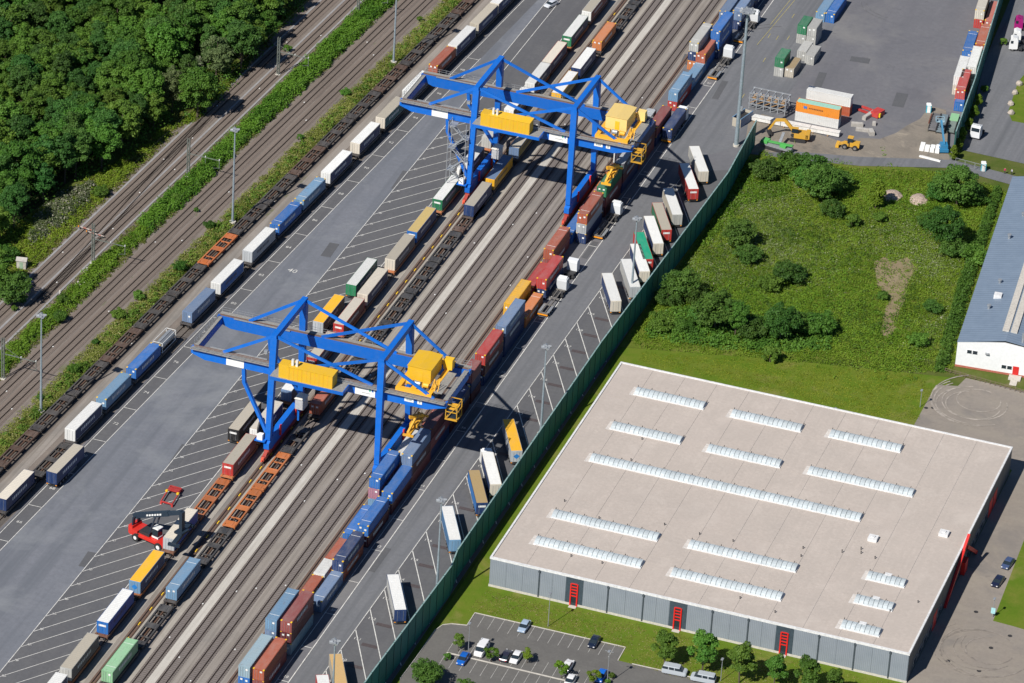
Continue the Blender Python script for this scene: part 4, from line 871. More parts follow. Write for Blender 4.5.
for x, y, h in ((564.5,501,.4),(599,518,.4),(642,439,.4),(631,460,.4),(664.5,524.5,.4),(699.5,534,.4),(733,541,.4),(801,556,.4),(571,556,.4),(602,563,.4),(740,598,.4),(803,548,.5),(842,552,.7),(861,549,.6),(861,553,.6),(875,558,.5),(775,612,.4),(890,611,.4),(918,602,.4)):
    X, Y = G(x, y, WH); wp('roof_vent', MB().cyl((X-WX0,Y-WY0,WH-.2),(X-WX0,Y-WY0,WH+h*.7),.09,n=8).cyl((X-WX0,Y-WY0,WH+h*.7),(X-WX0,Y-WY0,WH+h*.7+.08),.15,n=8), m_blk)
for x, y in ((873,539),(944,534)):
    X, Y = G(x, y, WH); wp('roof_unit', MB().box(X-WX0-1,X-WX0+1,Y-WY0-1,Y-WY0+1,WH-.2,WH+.55).cyl((X-WX0,Y-WY0,WH+.5),(X-WX0,Y-WY0,WH+.8),.45,n=12), m_trim)

# ------------------------------------------------------------------ white building with the blue-grey roof at the right edge
bw = thing('industrial_hall', 'white hall with blue-grey ribbed roof at the right edge', 'industrial hall', (96.6, 31.5, 0))
bp = lambda nm, mb, mt, par=bw, **k: put(nm, mb.mesh(nm, [mt]), par, **k)
m_wh = plain('white_cladding', (.72,.73,.74), .5, var=.05); m_blr = bpy.data.materials.new('blue_grey_roof'); _clad(m_blr, (.16,.21,.28), (.19,.245,.32), .3)
BW, BD, EH, RH = 29.0, 86.0, 6.3, 8.6
bd = math.atan2(88.6-96.5, 119.5-31.8)       # the hall is turned a little
bw.rotation_euler = (0, 0, -bd*0+ (math.atan((96.5-88.6)/(119.5-31.8))))
bp('front_wall', MB().add([(0,0,0),(BW,0,0),(BW,0,EH),(10.8,0,RH-.5),(0,0,EH)][:5]+[(0,.3,0),(BW,.3,0),(BW,.3,EH),(10.8,.3,RH-.5),(0,.3,EH)],[(0,1,2,3,4),(9,8,7,6,5),(0,5,6,1),(1,6,7,2),(2,7,8,3),(3,8,9,4),(4,9,5,0)]), m_wh)
bp('side_wall', MB().box(0,.3,.3,BD,0,EH), m_wh); bp('back_wall', MB().box(0,BW,BD-.3,BD,0,EH), m_wh); bp('side_wall', MB().box(BW-.3,BW,.3,BD-.3,0,EH), m_wh)
for k in range(14):
    y0, y1 = BD*k/14-.0, BD*(k+1)/14-.03
    for a, za, c, zc in ((-.15, EH, 10.8, RH), (10.8, RH, BW+.15, EH)):
        bp('roof_sheet', MB().add([(a,y0,za),(c,y0,zc),(c,y1,zc),(a,y1,za),(a,y0,za+.08),(c,y0,zc+.08),(c,y1,zc+.08),(a,y1,za+.08)],[(0,3,2,1),(4,5,6,7),(0,1,5,4),(1,2,6,5),(2,3,7,6),(3,0,4,7)]), m_blr)
bp('rooflight_ridge', MB().box(9.4,10.9,4.5,BD-6,RH+.0,RH+.32), m_plinth); bp('rooflight_ridge', MB().box(11.3,12.8,4.5,BD-6,RH-.1,RH+.22), m_plinth)
bp('brick_plinth', MB().box(-.06,BW,-.06,-.003,0,.5), plain('brick_red',(.38,.12,.08),.8))
for x, z in ((2.4,4.4),(3.7,4.4),(10.6,2.0),(11.9,2.0),(18.4,2.0)):
    w_ = bp('window', MB().box(x,x+1.05,-.05,-.003,z-.5,z+.4), m_glass); bp('window_frame', MB().box(x-.08,x,-.08,-.003,z-.58,z+.48).box(x+1.05,x+1.13,-.08,-.003,z-.58,z+.48).box(x,x+1.05,-.08,-.003,z+.4,z+.48), m_wh, w_)
bp('door', MB().box(13.2,14.6,-.08,-.003,.1,2.5), m_redp); bp('door_steps', MB().box(12.6,15.4,-2.2,-.1,0,.35).box(13.2,14.8,-4.5,-2.2,0,.12), m_plinth)
bp('wall_lamp', MB().box(6.6,7.4,-.6,-.01,4.6,4.9), m_galv)
for x, y in ((4.6,16),(5.2,29),(4.0,52),(5.6,64),(5.0,76)): 
    bp('roof_cowl', MB().cyl((x,y,EH+.5),(x,y,EH+1.9),.3,n=8).cyl((x,y,EH+1.9),(x,y,EH+2.2),.5,n=8), m_galv)
for x, y in ((5.8,22),(8.0,58)): bp('roof_hatch', MB().box(x-.9,x+.9,y-.9,y+.9,EH+1.0,EH+2.1), m_trim)
bp('flue', MB().cyl((14.6,1.5,RH-.8),(14.6,1.5,RH+2.0),.35,n=10), m_galv)

# ------------------------------------------------------------------ vegetation
def leaf_quads(name, cen, size, mat, up=.35, nrm=None, aspect=.75):
    """many small leaf-clump faces, each its own island"""
    n = len(cen); cen = np.asarray(cen, np.float32); size = np.asarray(size, np.float32).reshape(-1, 1)
    d = nrng.normal(size=(n, 3)).astype(np.float32)
    if nrm is not None: d = d*.55+nrm
    d[:, 2] = d[:, 2]*.8+up; d /= np.linalg.norm(d, axis=1, keepdims=True)
    a = np.cross(d, nrng.normal(size=(n, 3)).astype(np.float32)); a /= np.linalg.norm(a, axis=1, keepdims=True)+1e-9; b = np.cross(d, a)
    v = np.empty((n, 4, 3), np.float32)
    v[:, 0] = cen-a*size; v[:, 1] = cen-b*size*aspect; v[:, 2] = cen+a*size; v[:, 3] = cen+b*size*aspect
    me = bpy.data.meshes.new(name); me.vertices.add(4*n); me.vertices.foreach_set('co', v.ravel())
    me.loops.add(4*n); me.loops.foreach_set('vertex_index', np.arange(4*n, dtype=np.int32))
    me.polygons.add(n); me.polygons.foreach_set('loop_start', np.arange(0, 4*n, 4, dtype=np.int32))
    me.update(calc_edges=True); me.validate(); me.materials.append(mat); return me
def crown_pts(R, H, z0, nc, nl, rc, cone=0.0):
    cs = []; k = 0
    while len(cs) < nc:
        p = nrng.normal(size=3); p /= np.linalg.norm(p); rr = nrng.uniform(.45, .92)
        t = p*rr; zz = t[2]*.5+.5; w_ = 1-cone*zz
        cs.append((t[0]*R*w_, t[1]*R*w_, z0+zz*H))
    cs = np.array(cs); idx = nrng.integers(0, nc, nl); q = nrng.normal(size=(nl, 3)); q /= np.linalg.norm(q, axis=1, keepdims=True)
    q[:, 2] = np.where(q[:, 2] < -.3, -q[:, 2], q[:, 2])
    rad = rc*nrng.uniform(.7, 1.15, size=(nl, 1))*nrng.uniform(.75, 1.25, size=(nc, 1))[idx]
    return cs[idx]+q*rad*np.array([1, 1, .85]), q
m_bark = plain('bark', (.09,.07,.05), .9)
F_D = foliage('leaf_deep_green', (.042,.135,.028), (.10,.215,.040)); F_S = foliage('leaf_strip_green', (.07,.17,.016), (.15,.265,.028)); F_I = foliage('leaf_bush_green', (.05,.145,.024), (.115,.225,.036)); F_M = foliage('leaf_mid_green', (.065,.165,.022), (.135,.25,.034)); F_Y = foliage('leaf_yellow_green', (.10,.20,.014), (.20,.31,.03))
F_B = foliage('leaf_grey_green', (.08,.14,.05), (.17,.23,.09)); F_F = foliage('leaf_with_blossom', (.10,.15,.06), (.24,.27,.14), (.55,.52,.42)); F_G = foliage('meadow_stalks', (.15,.235,.014), (.26,.34,.035))
F_P = foliage('meadow_pale_heads', (.15,.21,.05), (.24,.28,.10), (.38,.38,.25)); F_V = foliage('verge_stalks', (.17,.20,.03), (.27,.28,.07), (.36,.32,.16))
def trunk_mesh(H, r, zc):
    mb = MB().cyl((0,0,0),(.1,.05,zc),r,r*.7,n=7).cyl((.1,.05,zc),(.2,-.1,H),r*.7,r*.2,n=6)
    for k in range(5): a = k*1.3; mb.cyl((.1,.05,zc*(.8+.12*k)),(math.cos(a)*H*.22,math.sin(a)*H*.22,zc+(H-zc)*(.3+.1*k)),r*.4,r*.1,n=5)
    return mb.mesh('trunk', [m_bark])
TREES = {}
for key, R, H, z0, nc, nl, rc, sz, f, cone in (('a',3.9,8.6,3.0,60,6500,.95,.22,F_D,0),('b',3.5,8.0,2.8,50,5600,.90,.21,F_M,.1),('c',4.4,8.4,3.0,70,7500,.98,.23,F_M,0),('d',3.0,9.2,2.6,46,5000,.82,.20,F_D,.25),
        ('e',4.0,9.6,2.2,80,7500,.75,.18,F_B,.15),('f',3.4,5.2,1.0,44,4200,.8,.19,F_F,0),('g',2.1,4.6,1.5,30,3400,.6,.16,F_M,.35),('h',1.45,2.6,1.2,16,1500,.5,.14,F_Y,.1),('i',4.6,7.0,1.2,90,9000,.9,.21,F_I,.1),
        ('j',2.4,5.6,.8,36,3600,.7,.18,F_Y,.35),('k',1.8,2.1,.3,18,1900,.55,.16,F_M,0),('l',3.3,3.6,.2,44,4600,.8,.19,F_I,0),('m',3.0,3.0,.2,40,4200,.75,.19,F_M,0)):
    c, q = crown_pts(R, H, z0, nc, nl, rc, cone); TREES[key] = (leaf_quads('crown', c, nrng.uniform(.6, 1.25, nl)*sz, f, up=.45, nrm=q.astype(np.float32)*.9), trunk_mesh(z0+H*.8, max(.08, R*.055), z0+.5))
def tree(key, x, y, s, label, group=None, name='broadleaf_tree', cat='tree', sz=None):
    t = thing(name, label, cat, (x, y, 0), rnd.uniform(0, 6.28), group); t.scale = (s*rnd.uniform(.92,1.08), s*rnd.uniform(.92,1.08), (sz or s)*rnd.uniform(.93,1.07))
    cr, tk = TREES[key]; put('crown', cr, t); put('trunk', tk, t); return t
def inpoly(pts, X, Y):
    r = np.zeros(len(X), bool); n = len(pts)
    for i in range(n):
        x0, y0 = pts[i]; x1, y1 = pts[(i+1) % n]
        c = ((y0 > Y) != (y1 > Y)) & (X < (x1-x0)*(Y-y0)/(y1-y0+1e-12)+x0); r ^= c
    return r
def scatter(pts, n):
    P_ = np.array(pts); lo, hi = P_.min(0), P_.max(0); out = np.empty((0, 2))
    while len(out) < n:
        q = nrng.uniform(lo, hi, size=(n*2, 2)); out = np.vstack([out, q[inpoly(pts, q[:, 0], q[:, 1])]])
    return out[:n]
def scrub(name, label, pts, nm, rad, hgt, per, sz, mat, cat='undergrowth', up=.8):
    c = scatter(pts, nm)
    if name == 'meadow_growth' and 'BARE' in globals():
        k_ = ~inpoly(BARE, c[:, 0], c[:, 1]) | (nrng.random(len(c)) < .22); c = c[k_]; nm = len(c)
    r = nrng.uniform(*rad, nm); h = nrng.uniform(*hgt, nm); idx = np.repeat(np.arange(nm), per)
    q = nrng.normal(size=(nm*per, 3)); q /= np.linalg.norm(q, axis=1, keepdims=True); q[:, 2] = abs(q[:, 2])
    p = np.empty_like(q); w_ = nrng.uniform(.75, 1.1, (nm*per, 1)); p[:, :2] = c[idx]+q[:, :2]*r[idx][:, None]*w_; p[:, 2] = q[:, 2]*h[idx]*w_[:, 0]+.02
    o = put(name, leaf_quads(name, p, nrng.uniform(.6, 1.3, nm*per)*sz, mat, up=up, nrm=q.astype(np.float32)*.6), kind='stuff'); o['label'] = label; o['category'] = cat; return o

# the wood at upper left: separate trees on a jittered grid
edge = [G(-20,262),G(22,222),G(62,196),G(100,172),G(135,152),G(160,128),G(196,120),G(232,84),G(262,52),G(300,12),G(322,-12),G(380,-80)]
wood = edge+[(-115,330),(-260,330),(-260,-60),(-190,-75)]
def off(p): return p
cand = []; keepoff = [(*G(172,112),6.5),(*G(216,80),6.5),(*G(193,82),5.5),(*G(185,108),5),(*G(210,92),5),(*G(160,122),4)]
gx = 5.9
for i in range(-46, -12):
    for j in range(-14, 58):
        x = i*gx+(3.3 if j % 2 else 0)+rnd.uniform(-1.9,1.9); y = (j-3)*5.3+rnd.uniform(-1.9,1.9); cand.append((x, y))
ca = np.array(cand); ins = inpoly(wood, ca[:, 0], ca[:, 1]); cnt = 0
def vis(x, y, m=14):
    d = Vector((x-CX, y-CY, 6-CAMH)); w_ = d.dot(fw); px = 512+FPX*d.dot(rt)/w_; py = 341.5-FPX*d.dot(up)/w_; return -26 < px < 1050 and -30 < py < 725
for (x, y), k in zip(cand, ins):
    if not k or not vis(x, y): continue
    key = rnd.choices('abcd', (3,4,3,3))[0]
    if any(math.hypot(x-a_, y-b_) < r_c for a_, b_, r_c in keepoff): continue
    tree(key, x, y, rnd.uniform(.74, 1.30), 'broadleaf tree standing among the others in the dense wood at upper left', 'trees of the wood at upper left'); cnt += 1
scrub('undergrowth', 'dark undergrowth between the trees of the wood', wood[:12]+[(-125,230),(-215,200),(-200,-40)], 3400, (1.0,2.2), (1.6,4.2), 26, .30, F_M)
for px, py, key, s, lab in ((172,112,'e',1.05,'pale grey-green birch at the wood edge, just left of the blossoming bush'),(216,80,'e',1.15,'tall pale birch at the wood edge, right of the blossoming bush'),
        (193,82,'f',1.05,'blossoming bush between the two pale birches at the wood edge'),(150,124,'i',.8,'dark bushy tree at the foot of the left-hand birch'),(118,140,'i',.9,'dark rounded tree on the lower edge of the wood'),
        (62,166,'i',.95,'dark rounded tree above the relay hut'),(30,196,'i',.8,'dark bush at the left edge above the relay hut'),(100,196,'m',.8,'green bush on the slope below the wood, right of the pale thicket'),
        (12,306,'i',1.0,'dark tree casting a shadow at the far left edge'),(-8,296,'c',1.0,'dense tree half outside the left edge of the photo'),(6,262,'m',1.1,'bush at the far left beside the relay hut')):
    tree(key, *G(px, py), s, lab)
m_ = P((-30,326),(2,296),(38,262),(76,225),(112,190),(144,160),(180,124),(216,90),(262,46),(300,8),(290,8),(232,84),(196,122),(160,130),(135,152),(100,172),(62,196),(22,222),(-30,250))
scrub('slope_scrub', 'sunlit scrub and brambles on the slope between wood and tracks', m_, 1500, (.5,1.3), (.3,1.2), 26, .2, F_Y)
scrub('slope_grass', 'yellowish grass on the slope between wood and tracks', m_, 3200, (.4,1.0), (.15,.5), 18, .15, F_V)
scrub('pale_thicket', 'pale blossoming thicket on the slope above the relay hut', P((35,218),(60,195),(95,183),(85,205),(55,232),(30,245)), 260, (.8,1.5), (.9,1.8), 40, .22, F_F)
scrub('dry_verge', 'dry yellowish verge growth beside the upper main line', P((-30,310),(28,258),(70,218),(108,182),(140,150),(176,118),(214,84),(262,42),(273,42),(225,88),(189,122),(151,158),(120,188),(81,225),(42,262),(6,296),(-30,331)), 900, (.4,.8), (.15,.5), 14, .18, F_V)
# shrub strip between the two pairs of main lines
st = P((372,-4),(396,0),(335,60),(257,134),(186,202),(132,254),(78,306),(32,350),(-20,400),(-60,440),(-60,418),(-8,360),(32,322),(64,292),(105,252),(137,222),(185,176),(247,116),(303,62))
inner = P((380,-10),(408,-12),(390,4),(333,60),(256,132),(184,202),(150,232),(140,224),(190,176),(250,118),(308,62))
scrub('shrub_strip', 'dense green shrubs between the two pairs of main line tracks', inner, 1000, (.6,1.7), (.6,2.6), 90, .20, F_S)
scrub('shrub_strip', 'bright shrubs lower down between the main line tracks', P((142,226),(152,230),(80,300),(36,342),(4,372),(-30,400),(-40,396),(12,346),(44,316),(92,268)), 420, (.6,1.5), (.5,1.7), 70, .2, F_Y)
scrub('verge_growth', 'yellowish grass between the two pairs of main line tracks', st, 3800, (.4,1.0), (.2,.6), 20, .15, F_V)
for x, y, key, s, lab in ((176,202,'k',.9,'round shrub at the lower end of the dense shrub strip'),(287,52,'k',.75,'single round shrub growing between the two upper main line tracks'),(22,303,'k',.6,'small shrub between the tracks near the left edge'),(14,311,'k',.5,'smaller shrub between the tracks, nearer the left edge'),
        (196,212,'k',.45,'tiny shrub between the two tracks of the second main line'),(138,300,'k',.9,'round shrub beside the outer siding, left of the orange wagon'),(180,270,'m',.7,'bush beside the outer siding, next to the orange wagon'),(60,322,'k',1.1,'round shrub left of the nearest tall light mast'),(62,304,'k',.9,'dark shrub just above the round one by the light mast')):
    tree(key, *G(x, y), s, lab, name='shrub', cat='shrub')
v2 = [(xL0(y)-3.0, y) for y in (-200,-100,0,100,200,300)]+[(line_x(*B2,y)+3.4, y) for y in (300,200,100,0,-100,-200)]
scrub('siding_verge', 'grassy verge between the second main line and the outer siding', v2, 5600, (.4,1.1), (.2,.8), 22, .14, F_V)
scrub('siding_shrubs', 'low green shrubs beside the row of empty flat wagons', [(xL0(y)-3.0, y) for y in (-160,-50,50,150,280)]+[(xL0(y)-5.6, y) for y in (280,150,50,-50,-160)], 330, (.6,1.3), (.5,1.4), 40, .24, F_M)
for k, (px, py, sz_) in enumerate(((118,318,.8),(96,345,.7),(74,372,.75),(40,400,.7),(210,228,.7),(300,140,.7),(345,95,.65),(420,22,.7))):
    tree('k' if k % 2 else 'm', *G(px, py), sz_*.8, f'{ORD[k]} verge bush beside the empty flat wagons, counted from the orange wagon', 'bushes on the verge beside the empty wagons', name='shrub', cat='shrub')
# meadow
BARE = P((872,262),(884,256),(893,262),(907,256),(918,268),(908,284),(905,300),(899,312),(896,330),(886,340),(880,330),(884,312),(890,298),(876,286))
md = P((746,160),(800,164),(870,170),(950,172),(998,188),(985,240),(965,310),(948,372),(900,372),(800,362),(640,348),(636,340))
md[0] = (25.6, 116); md[-1] = (24.4, 12)
scrub('meadow_growth', 'tall weeds and grass covering the meadow', md, 17000, (.4,1.1), (.2,.7), 14, .15, F_G)
def soft(label, blobs, nm, *a_, **k_):
    """weeds thinning out gradually from several centres"""
    pts = []
    for px, py, sx, sy in blobs:
        x, y = G(px, py); q = nrng.normal(size=(nm//len(blobs), 2))*[sx, sy]+[x, y]; pts.append(q[(q[:, 0] > 26) & (q[:, 0] < 90)])
    global scatter; keep = scatter; pp = np.vstack(pts); scatter = lambda *_: pp
    scrub('meadow_growth', label, None, len(pp), *a_, **k_); scatter = keep
soft('pale flowering weeds scattered through the meadow', [(745,215,5,9),(775,195,6,8),(765,245,5,8),(895,235,6,8),(930,262,5,6),(948,330,4,9),(800,262,7,9),(705,275,4,7)], 4200, (.4,1.1), (.35,.8), 12, .15, F_P)
soft('fresh green weeds scattered through the meadow', [(850,280,8,12),(830,320,9,8),(900,345,8,8),(720,300,6,8),(870,190,9,6),(780,310,7,7),(940,215,6,7)], 3600, (.5,1.3), (.3,.9), 14, .17, F_Y)
soft('darker nettle patches scattered through the meadow', [(795,230,7,8),(835,250,8,8),(760,300,6,7),(855,330,7,6),(905,300,6,9),(725,255,5,8)], 900, (.5,1.4), (.4,1.1), 16, .18, F_M)
mbs = [(820,200,'i',1.25,'largest dark tree clump in the upper meadow'),(805,185,'l',1.2,'dark bush on the left side of the largest meadow tree'),(836,190,'l',1.0,'dark bush on the right side of the largest meadow tree'),(790,172,'m',1.1,'green bush beside the building site track, left'),(812,174,'l',1.1,'dark bush beside the building site track'),(765,178,'l',1.0,'bush at the corner of the green wall and the site track'),
 (832,216,'l',.8,'small dark bush below the largest meadow tree'),(875,208,'j',1.25,'upright yellow-green tree standing alone in the meadow'),(852,227,'k',1.0,'small dark shrub right of the largest meadow tree'),(956,205,'i',1.35,'large dark tree near the side road'),(942,200,'l',1.0,'dark bush on the left side of the large side-road tree'),(975,204,'m',.9,'bush on the right of the large side-road tree'),
 (943,248,'i',1.0,'dark tree left of the white hall'),(930,228,'l',.8,'dark bush above the tree left of the white hall'),(953,256,'l',.9,'dark bush below the tree left of the white hall'),(975,262,'m',1.0,'green bush beside the hall hedge'),(738,248,'i',.75,'dark bush in the left middle of the meadow'),(748,262,'l',.9,'dark bush below the one in the left middle'),(738,230,'m',.7,'lighter bush above the one in the left middle'),
 (680,300,'i',.8,'dark bush beside the green wall'),(668,304,'l',.8,'bush between the wall and its dark neighbour'),(692,302,'l',.9,'bush on the right of the dark one by the wall'),(715,330,'i',1.0,'rounded green bush, left end of the lower thicket'),(735,335,'c',.62,'taller green bush in the lower thicket'),(752,338,'l',1.2,'dark bush in the middle of the lower thicket'),(706,322,'l',1.0,'bush behind the left end of the lower thicket'),
 (780,340,'i',.9,'dark bush right of the middle of the lower thicket'),(800,330,'l',1.2,'dark bush near the right end of the lower thicket'),(818,333,'m',1.1,'green bush at the right end of the lower thicket'),(788,282,'l',1.0,'dark low bush above the lower thicket'),(770,290,'m',.9,'low bush left of the one above the lower thicket'),(660,330,'m',.9,'low bush beside the wall at the edge of the lawn'),(685,332,'m',.8,'second low bush at the edge of the lawn'),
 (918,345,'m',.7,'low shrub near the lower right of the meadow'),(932,312,'l',.6,'small dark shrub on the right of the bare patch'),(882,300,'k',.7,'tiny shrub inside the bare patch'),(770,362,'k',1.1,'low shrub on the edge of the mown lawn'),(880,222,'k',.8,'small shrub below the upright yellow-green tree')]
for px, py, key, s, lab in mbs: tree(key, *G(px, py), s*(1.25 if s < 1.15 else .98), lab, name='bush' if key in 'ijklm' else 'broadleaf_tree', cat='bush')
scrub('thicket_growth', 'low thicket under the bushes at the lower edge of the meadow', P((650,318),(700,305),(740,318),(800,318),(832,330),(828,350),(760,352),(700,346),(650,338)), 420, (.8,1.7), (.7,1.8), 44, .27, F_M)
scrub('wall_growth', 'bright growth in the top corner behind the green wall', P((748,160),(790,165),(790,195),(745,205),(700,250),(715,215)), 700, (.5,1.2), (.3,1.1), 20, .22, F_Y)
# clipped hedge along the hall, and plants by the upper right wall
scrub('hedge', 'rough hedge running along the white hall', P((996,190),(1001,190),(975,268),(955,335),(944,372),(936,372),(950,320),(968,262)), 520, (.6,1.1), (1.0,2.0), 44, .24, F_M)
scrub('hedge_path_growth', 'grass between the hedge and the white hall', P((1003,192),(1008,192),(962,345),(952,372),(946,372)), 500, (.3,.6), (.1,.3), 16, .15, F_Y)
for k, (x, y) in enumerate(((978,108),(974,120),(968,132),(962,142),(958,152),(953,160),(1003,45),(984,92))):
    tree('j' if k < 6 else 'k', *G(x, y), .62 if k < 6 else .7, f'{ORD[k]} small tree from the top behind the upper right noise wall' if k < 6 else ('shrub beside the white lorries' if k == 6 else 'shrub at the head of the row behind the upper right wall'), 'young trees behind the upper right wall' if k < 6 else None)
# lawn trees by the warehouse and car park trees
for px, py, s, lab in ((664,666,1.42,'leftmost of the lawn trees in front of the warehouse'),(702,672,1.63,'second lawn tree in front of the warehouse'),(739,683,1.70,'third lawn tree in front of the warehouse'),(774,688,1.35,'fourth lawn tree in front of the warehouse'),(806,694,1.49,'fifth lawn tree in front of the warehouse'),(832,698,1.14,'rightmost and smallest lawn tree in front of the warehouse')):
    tree('g' if px != 664 else 'g', *G(px, py), s, lab)
for px, py, key, s, lab in ((458,651,'g',.72,'slim tree at the head of the parking island'),(491,662,'h',1.0,'light green young tree beside the white van'),(527,663,'h',.95,'light green young tree beside the white car in the car park'),(561,678,'h',1.05,'light green young tree over the half-hidden white car'),(593,685,'h',1.0,'young tree beside the bright blue car'),
        (426,686,'i',.78,'large round dark tree at the bottom edge by the car park'),(464,692,'m',.75,'green bush at the bottom edge in the car park'),(447,660,'k',.55,'yellow-green shrub on the parking island')):
    tree(key, *G(px, py), s, lab)
for px, py, s, q in ((612,678,.45,'farther'),(608,684,.4,'nearer')): tree('k', *G(px, py), s, f'{q} of two small round shrubs at the end of the second parking island', 'shrubs at the end of the second parking island', name='shrub', cat='shrub')
scrub('lawn_tufts', 'uneven grass on the lawn in front of the warehouse', P((470,610),(487,590),(905,687),(900,720),(760,694),(632,664),(625,647)), 1300, (.5,1.6), (.03,.08), 12, .12, F_V, 'grass')
scrub('lawn_tufts', 'uneven grass on the lawn behind the warehouse', P((640,352),(800,364),(920,376),(932,390),(912,424),(640,362)), 1500, (.5,1.5), (.03,.09), 12, .12, F_G, 'grass')
print('wood trees', cnt)

# ------------------------------------------------------------------ light masts and overhead line masts
m_mast = plain('mast_grey_blue', (.30,.36,.40), .45, .3)
def light_mast(px, py, H, label, big=False):
    x, y = G(px, py) if py is not None else px
    t = thing('light_mast', label, 'light mast', (x, y, 0), 0, 'tall light masts')
    put('pole', MB().cyl((0,0,0),(0,0,H),.30 if not big else .55,.15 if not big else .30,n=10).mesh('pole',[m_mast]), t)
    put('base', MB().cyl((0,0,0),(0,0,.5),.8,n=12).mesh('base',[m_plinth]), t)
    hd = MB().box(-.9,.9,-.9,.9,H,H+.15)
    put('head_frame', hd.mesh('head_frame',[m_galv]), t)
    n = 4 if not big else 8; r = .75 if not big else 1.7
    for k in range(n):
        a = 2*math.pi*k/n+.4; put('floodlight', cached('fl', lambda: MB().box(-.35,.35,-.15,.25,-.3,.25).mesh('floodlight',[m_galv])), t, loc=(r*math.cos(a), r*math.sin(a), H+.1), rot=(.5,0,a))
    if big:
        put('head_ring', MB().cyl((0,0,H+.0),(0,0,H+.12),1.9,n=16).mesh('head_ring',[m_galv]), t); put('winch_box', MB().box(.3,.9,-.3,.3,10,11.2).mesh('winch_box',[m_galv]), t)
for px, py, H, lab in ((41,412,24.3,'tall light mast at the lower left beside the empty wagons'),(232.5,223,24.8,'tall light mast beside the orange wagon of the outer siding'),(393.5,63,25,'tall light mast near the top left beside the dark wagons'),
        (436,603,25,'tall light mast at the wall beside the car park corner'),(540.5,435,22.4,'tall light mast beside the empty angled bays along the green wall'),(631,298,20.9,'tall light mast standing among the parked trailers by the wall'),(331,737,22.5,'tall light mast at the bottom edge beside the tan-roofed trailer')):
    light_mast(px, py, H, lab)
light_mast(736, 146, 37.1, 'tallest light mast, at the corner of the green wall and the open yard', True)
m_cat = plain('catenary_grey', (.17,.19,.17), .6, .2)
def catenary(px, py, H, arm, label):
    x, y = G(px, py); t = thing('catenary_mast', label, 'overhead line mast', (x, y, 0), -.05, 'overhead line masts beside the main lines')
    lt = MB()
    for i in (-.28,.28):
        for j in (-.2,.2): lt.box(i-.06,i+.06,j-.06,j+.06,0,H)
    for k in range(int(H)): s = 1 if k % 2 else -1; lt.beam((-.28*s,-.2,k+.1),(.28*s,-.2,k+.95),.06).beam((-.28*s,.2,k+.1),(.28*s,.2,k+.95),.06)
    put('lattice_mast', lt.mesh('lattice_mast',[m_cat]), t); put('foundation', MB().box(-.6,.6,-.5,.5,-.1,.3).mesh('foundation',[m_plinth]), t)
    put('cantilever', MB().beam((0,0,H*.62),(arm,0,H*.62),.14).beam((0,0,H*.8),(arm*.5,0,H*.62),.06).mesh('cantilever',[m_cat]), t)
    put('drop_arm', MB().beam((arm,0,H*.62+.2),(arm,0,H*.62-2.2),.12).beam((arm*.55,0,H*.62),(arm*.55,0,H*.62-1.6),.08).beam((arm,0,H*.62-2.0),(arm-1.6,0,H*.62-2.4),.06).mesh('drop_arm',[m_cat]), t)
    for q in (arm*.55, arm): put('insulator', cached('ins', lambda: MB().cyl((0,0,-.35),(0,0,0),.14,n=8).mesh('insulator',[plain('insulator_white',(.6,.6,.58),.3)])), t, loc=(q,0,H*.62+.4))
for px, py, lab in ((93,263.5,'overhead line mast beside the crossover track, nearest the relay hut'),(188,177.5,'overhead line mast beside the shrub strip, left of the tall light mast'),(278,75,'overhead line mast beside the single round shrub'),(358,12,'overhead line mast at the top edge between the main lines'),(3,379,'overhead line mast at the left edge of the photo')):
    catenary(px, py, 10.6, 8.2, lab)
wires = MB()
for ab in (A1, A2, B1, B2):
    for y in np.arange(-150, 260, 20): wires.cyl((line_x(*ab,y),y,6.4),(line_x(*ab,y+20),y+20,6.4),.02,n=3,caps=False)
o = put('contact_wires', wires.mesh('contact_wires',[m_blk]), kind='stuff'); o['label'] = 'thin contact wires hung above the main line tracks'; o['category'] = 'overhead wires'
hx_, hy_ = G(22, 268); t = thing('relay_hut', 'small pale relay hut with a pitched roof on the slope at left', 'hut', (hx_, hy_, 0), .2)
put('wall', MB().box(-1.1,1.1,-.9,.9,0,2.3).mesh('wall',[plain('hut_wall',(.42,.40,.35),.8)]), t); put('roof', MB().add([(-1.3,-1.1,2.3),(1.3,-1.1,2.3),(1.3,1.1,2.3),(-1.3,1.1,2.3),(-1.3,0,2.9),(1.3,0,2.9)],[(0,1,5,4),(2,3,4,5),(3,0,4),(1,2,5),(3,2,1,0)]).mesh('roof',[plain('hut_roof',(.38,.36,.33),.8)]), t)
put('door', MB().box(-.4,.4,-.95,-.9,.1,2.0).mesh('door',[plain('hut_door',(.25,.35,.25),.6)]), t)
for px, py, h, lab in ((60,300,2.6,'pale concrete post on a square foot between the main lines'),(87,272,1.2,'small white marker stone among the grass left of the main line'),(78,285,1.0,'short white marker post beside the white rubble')):
    x, y = G(px, py); t = thing('marker_post', lab, 'post', (x, y, 0)); put('post', MB().beam((0,0,.2),(0,0,h),.45,.4,w2=.35,h2=.3).mesh('post',[m_plinth]), t); put('foot', MB().box(-.7,.7,-.6,.6,0,.25).mesh('foot',[m_plinth]), t)
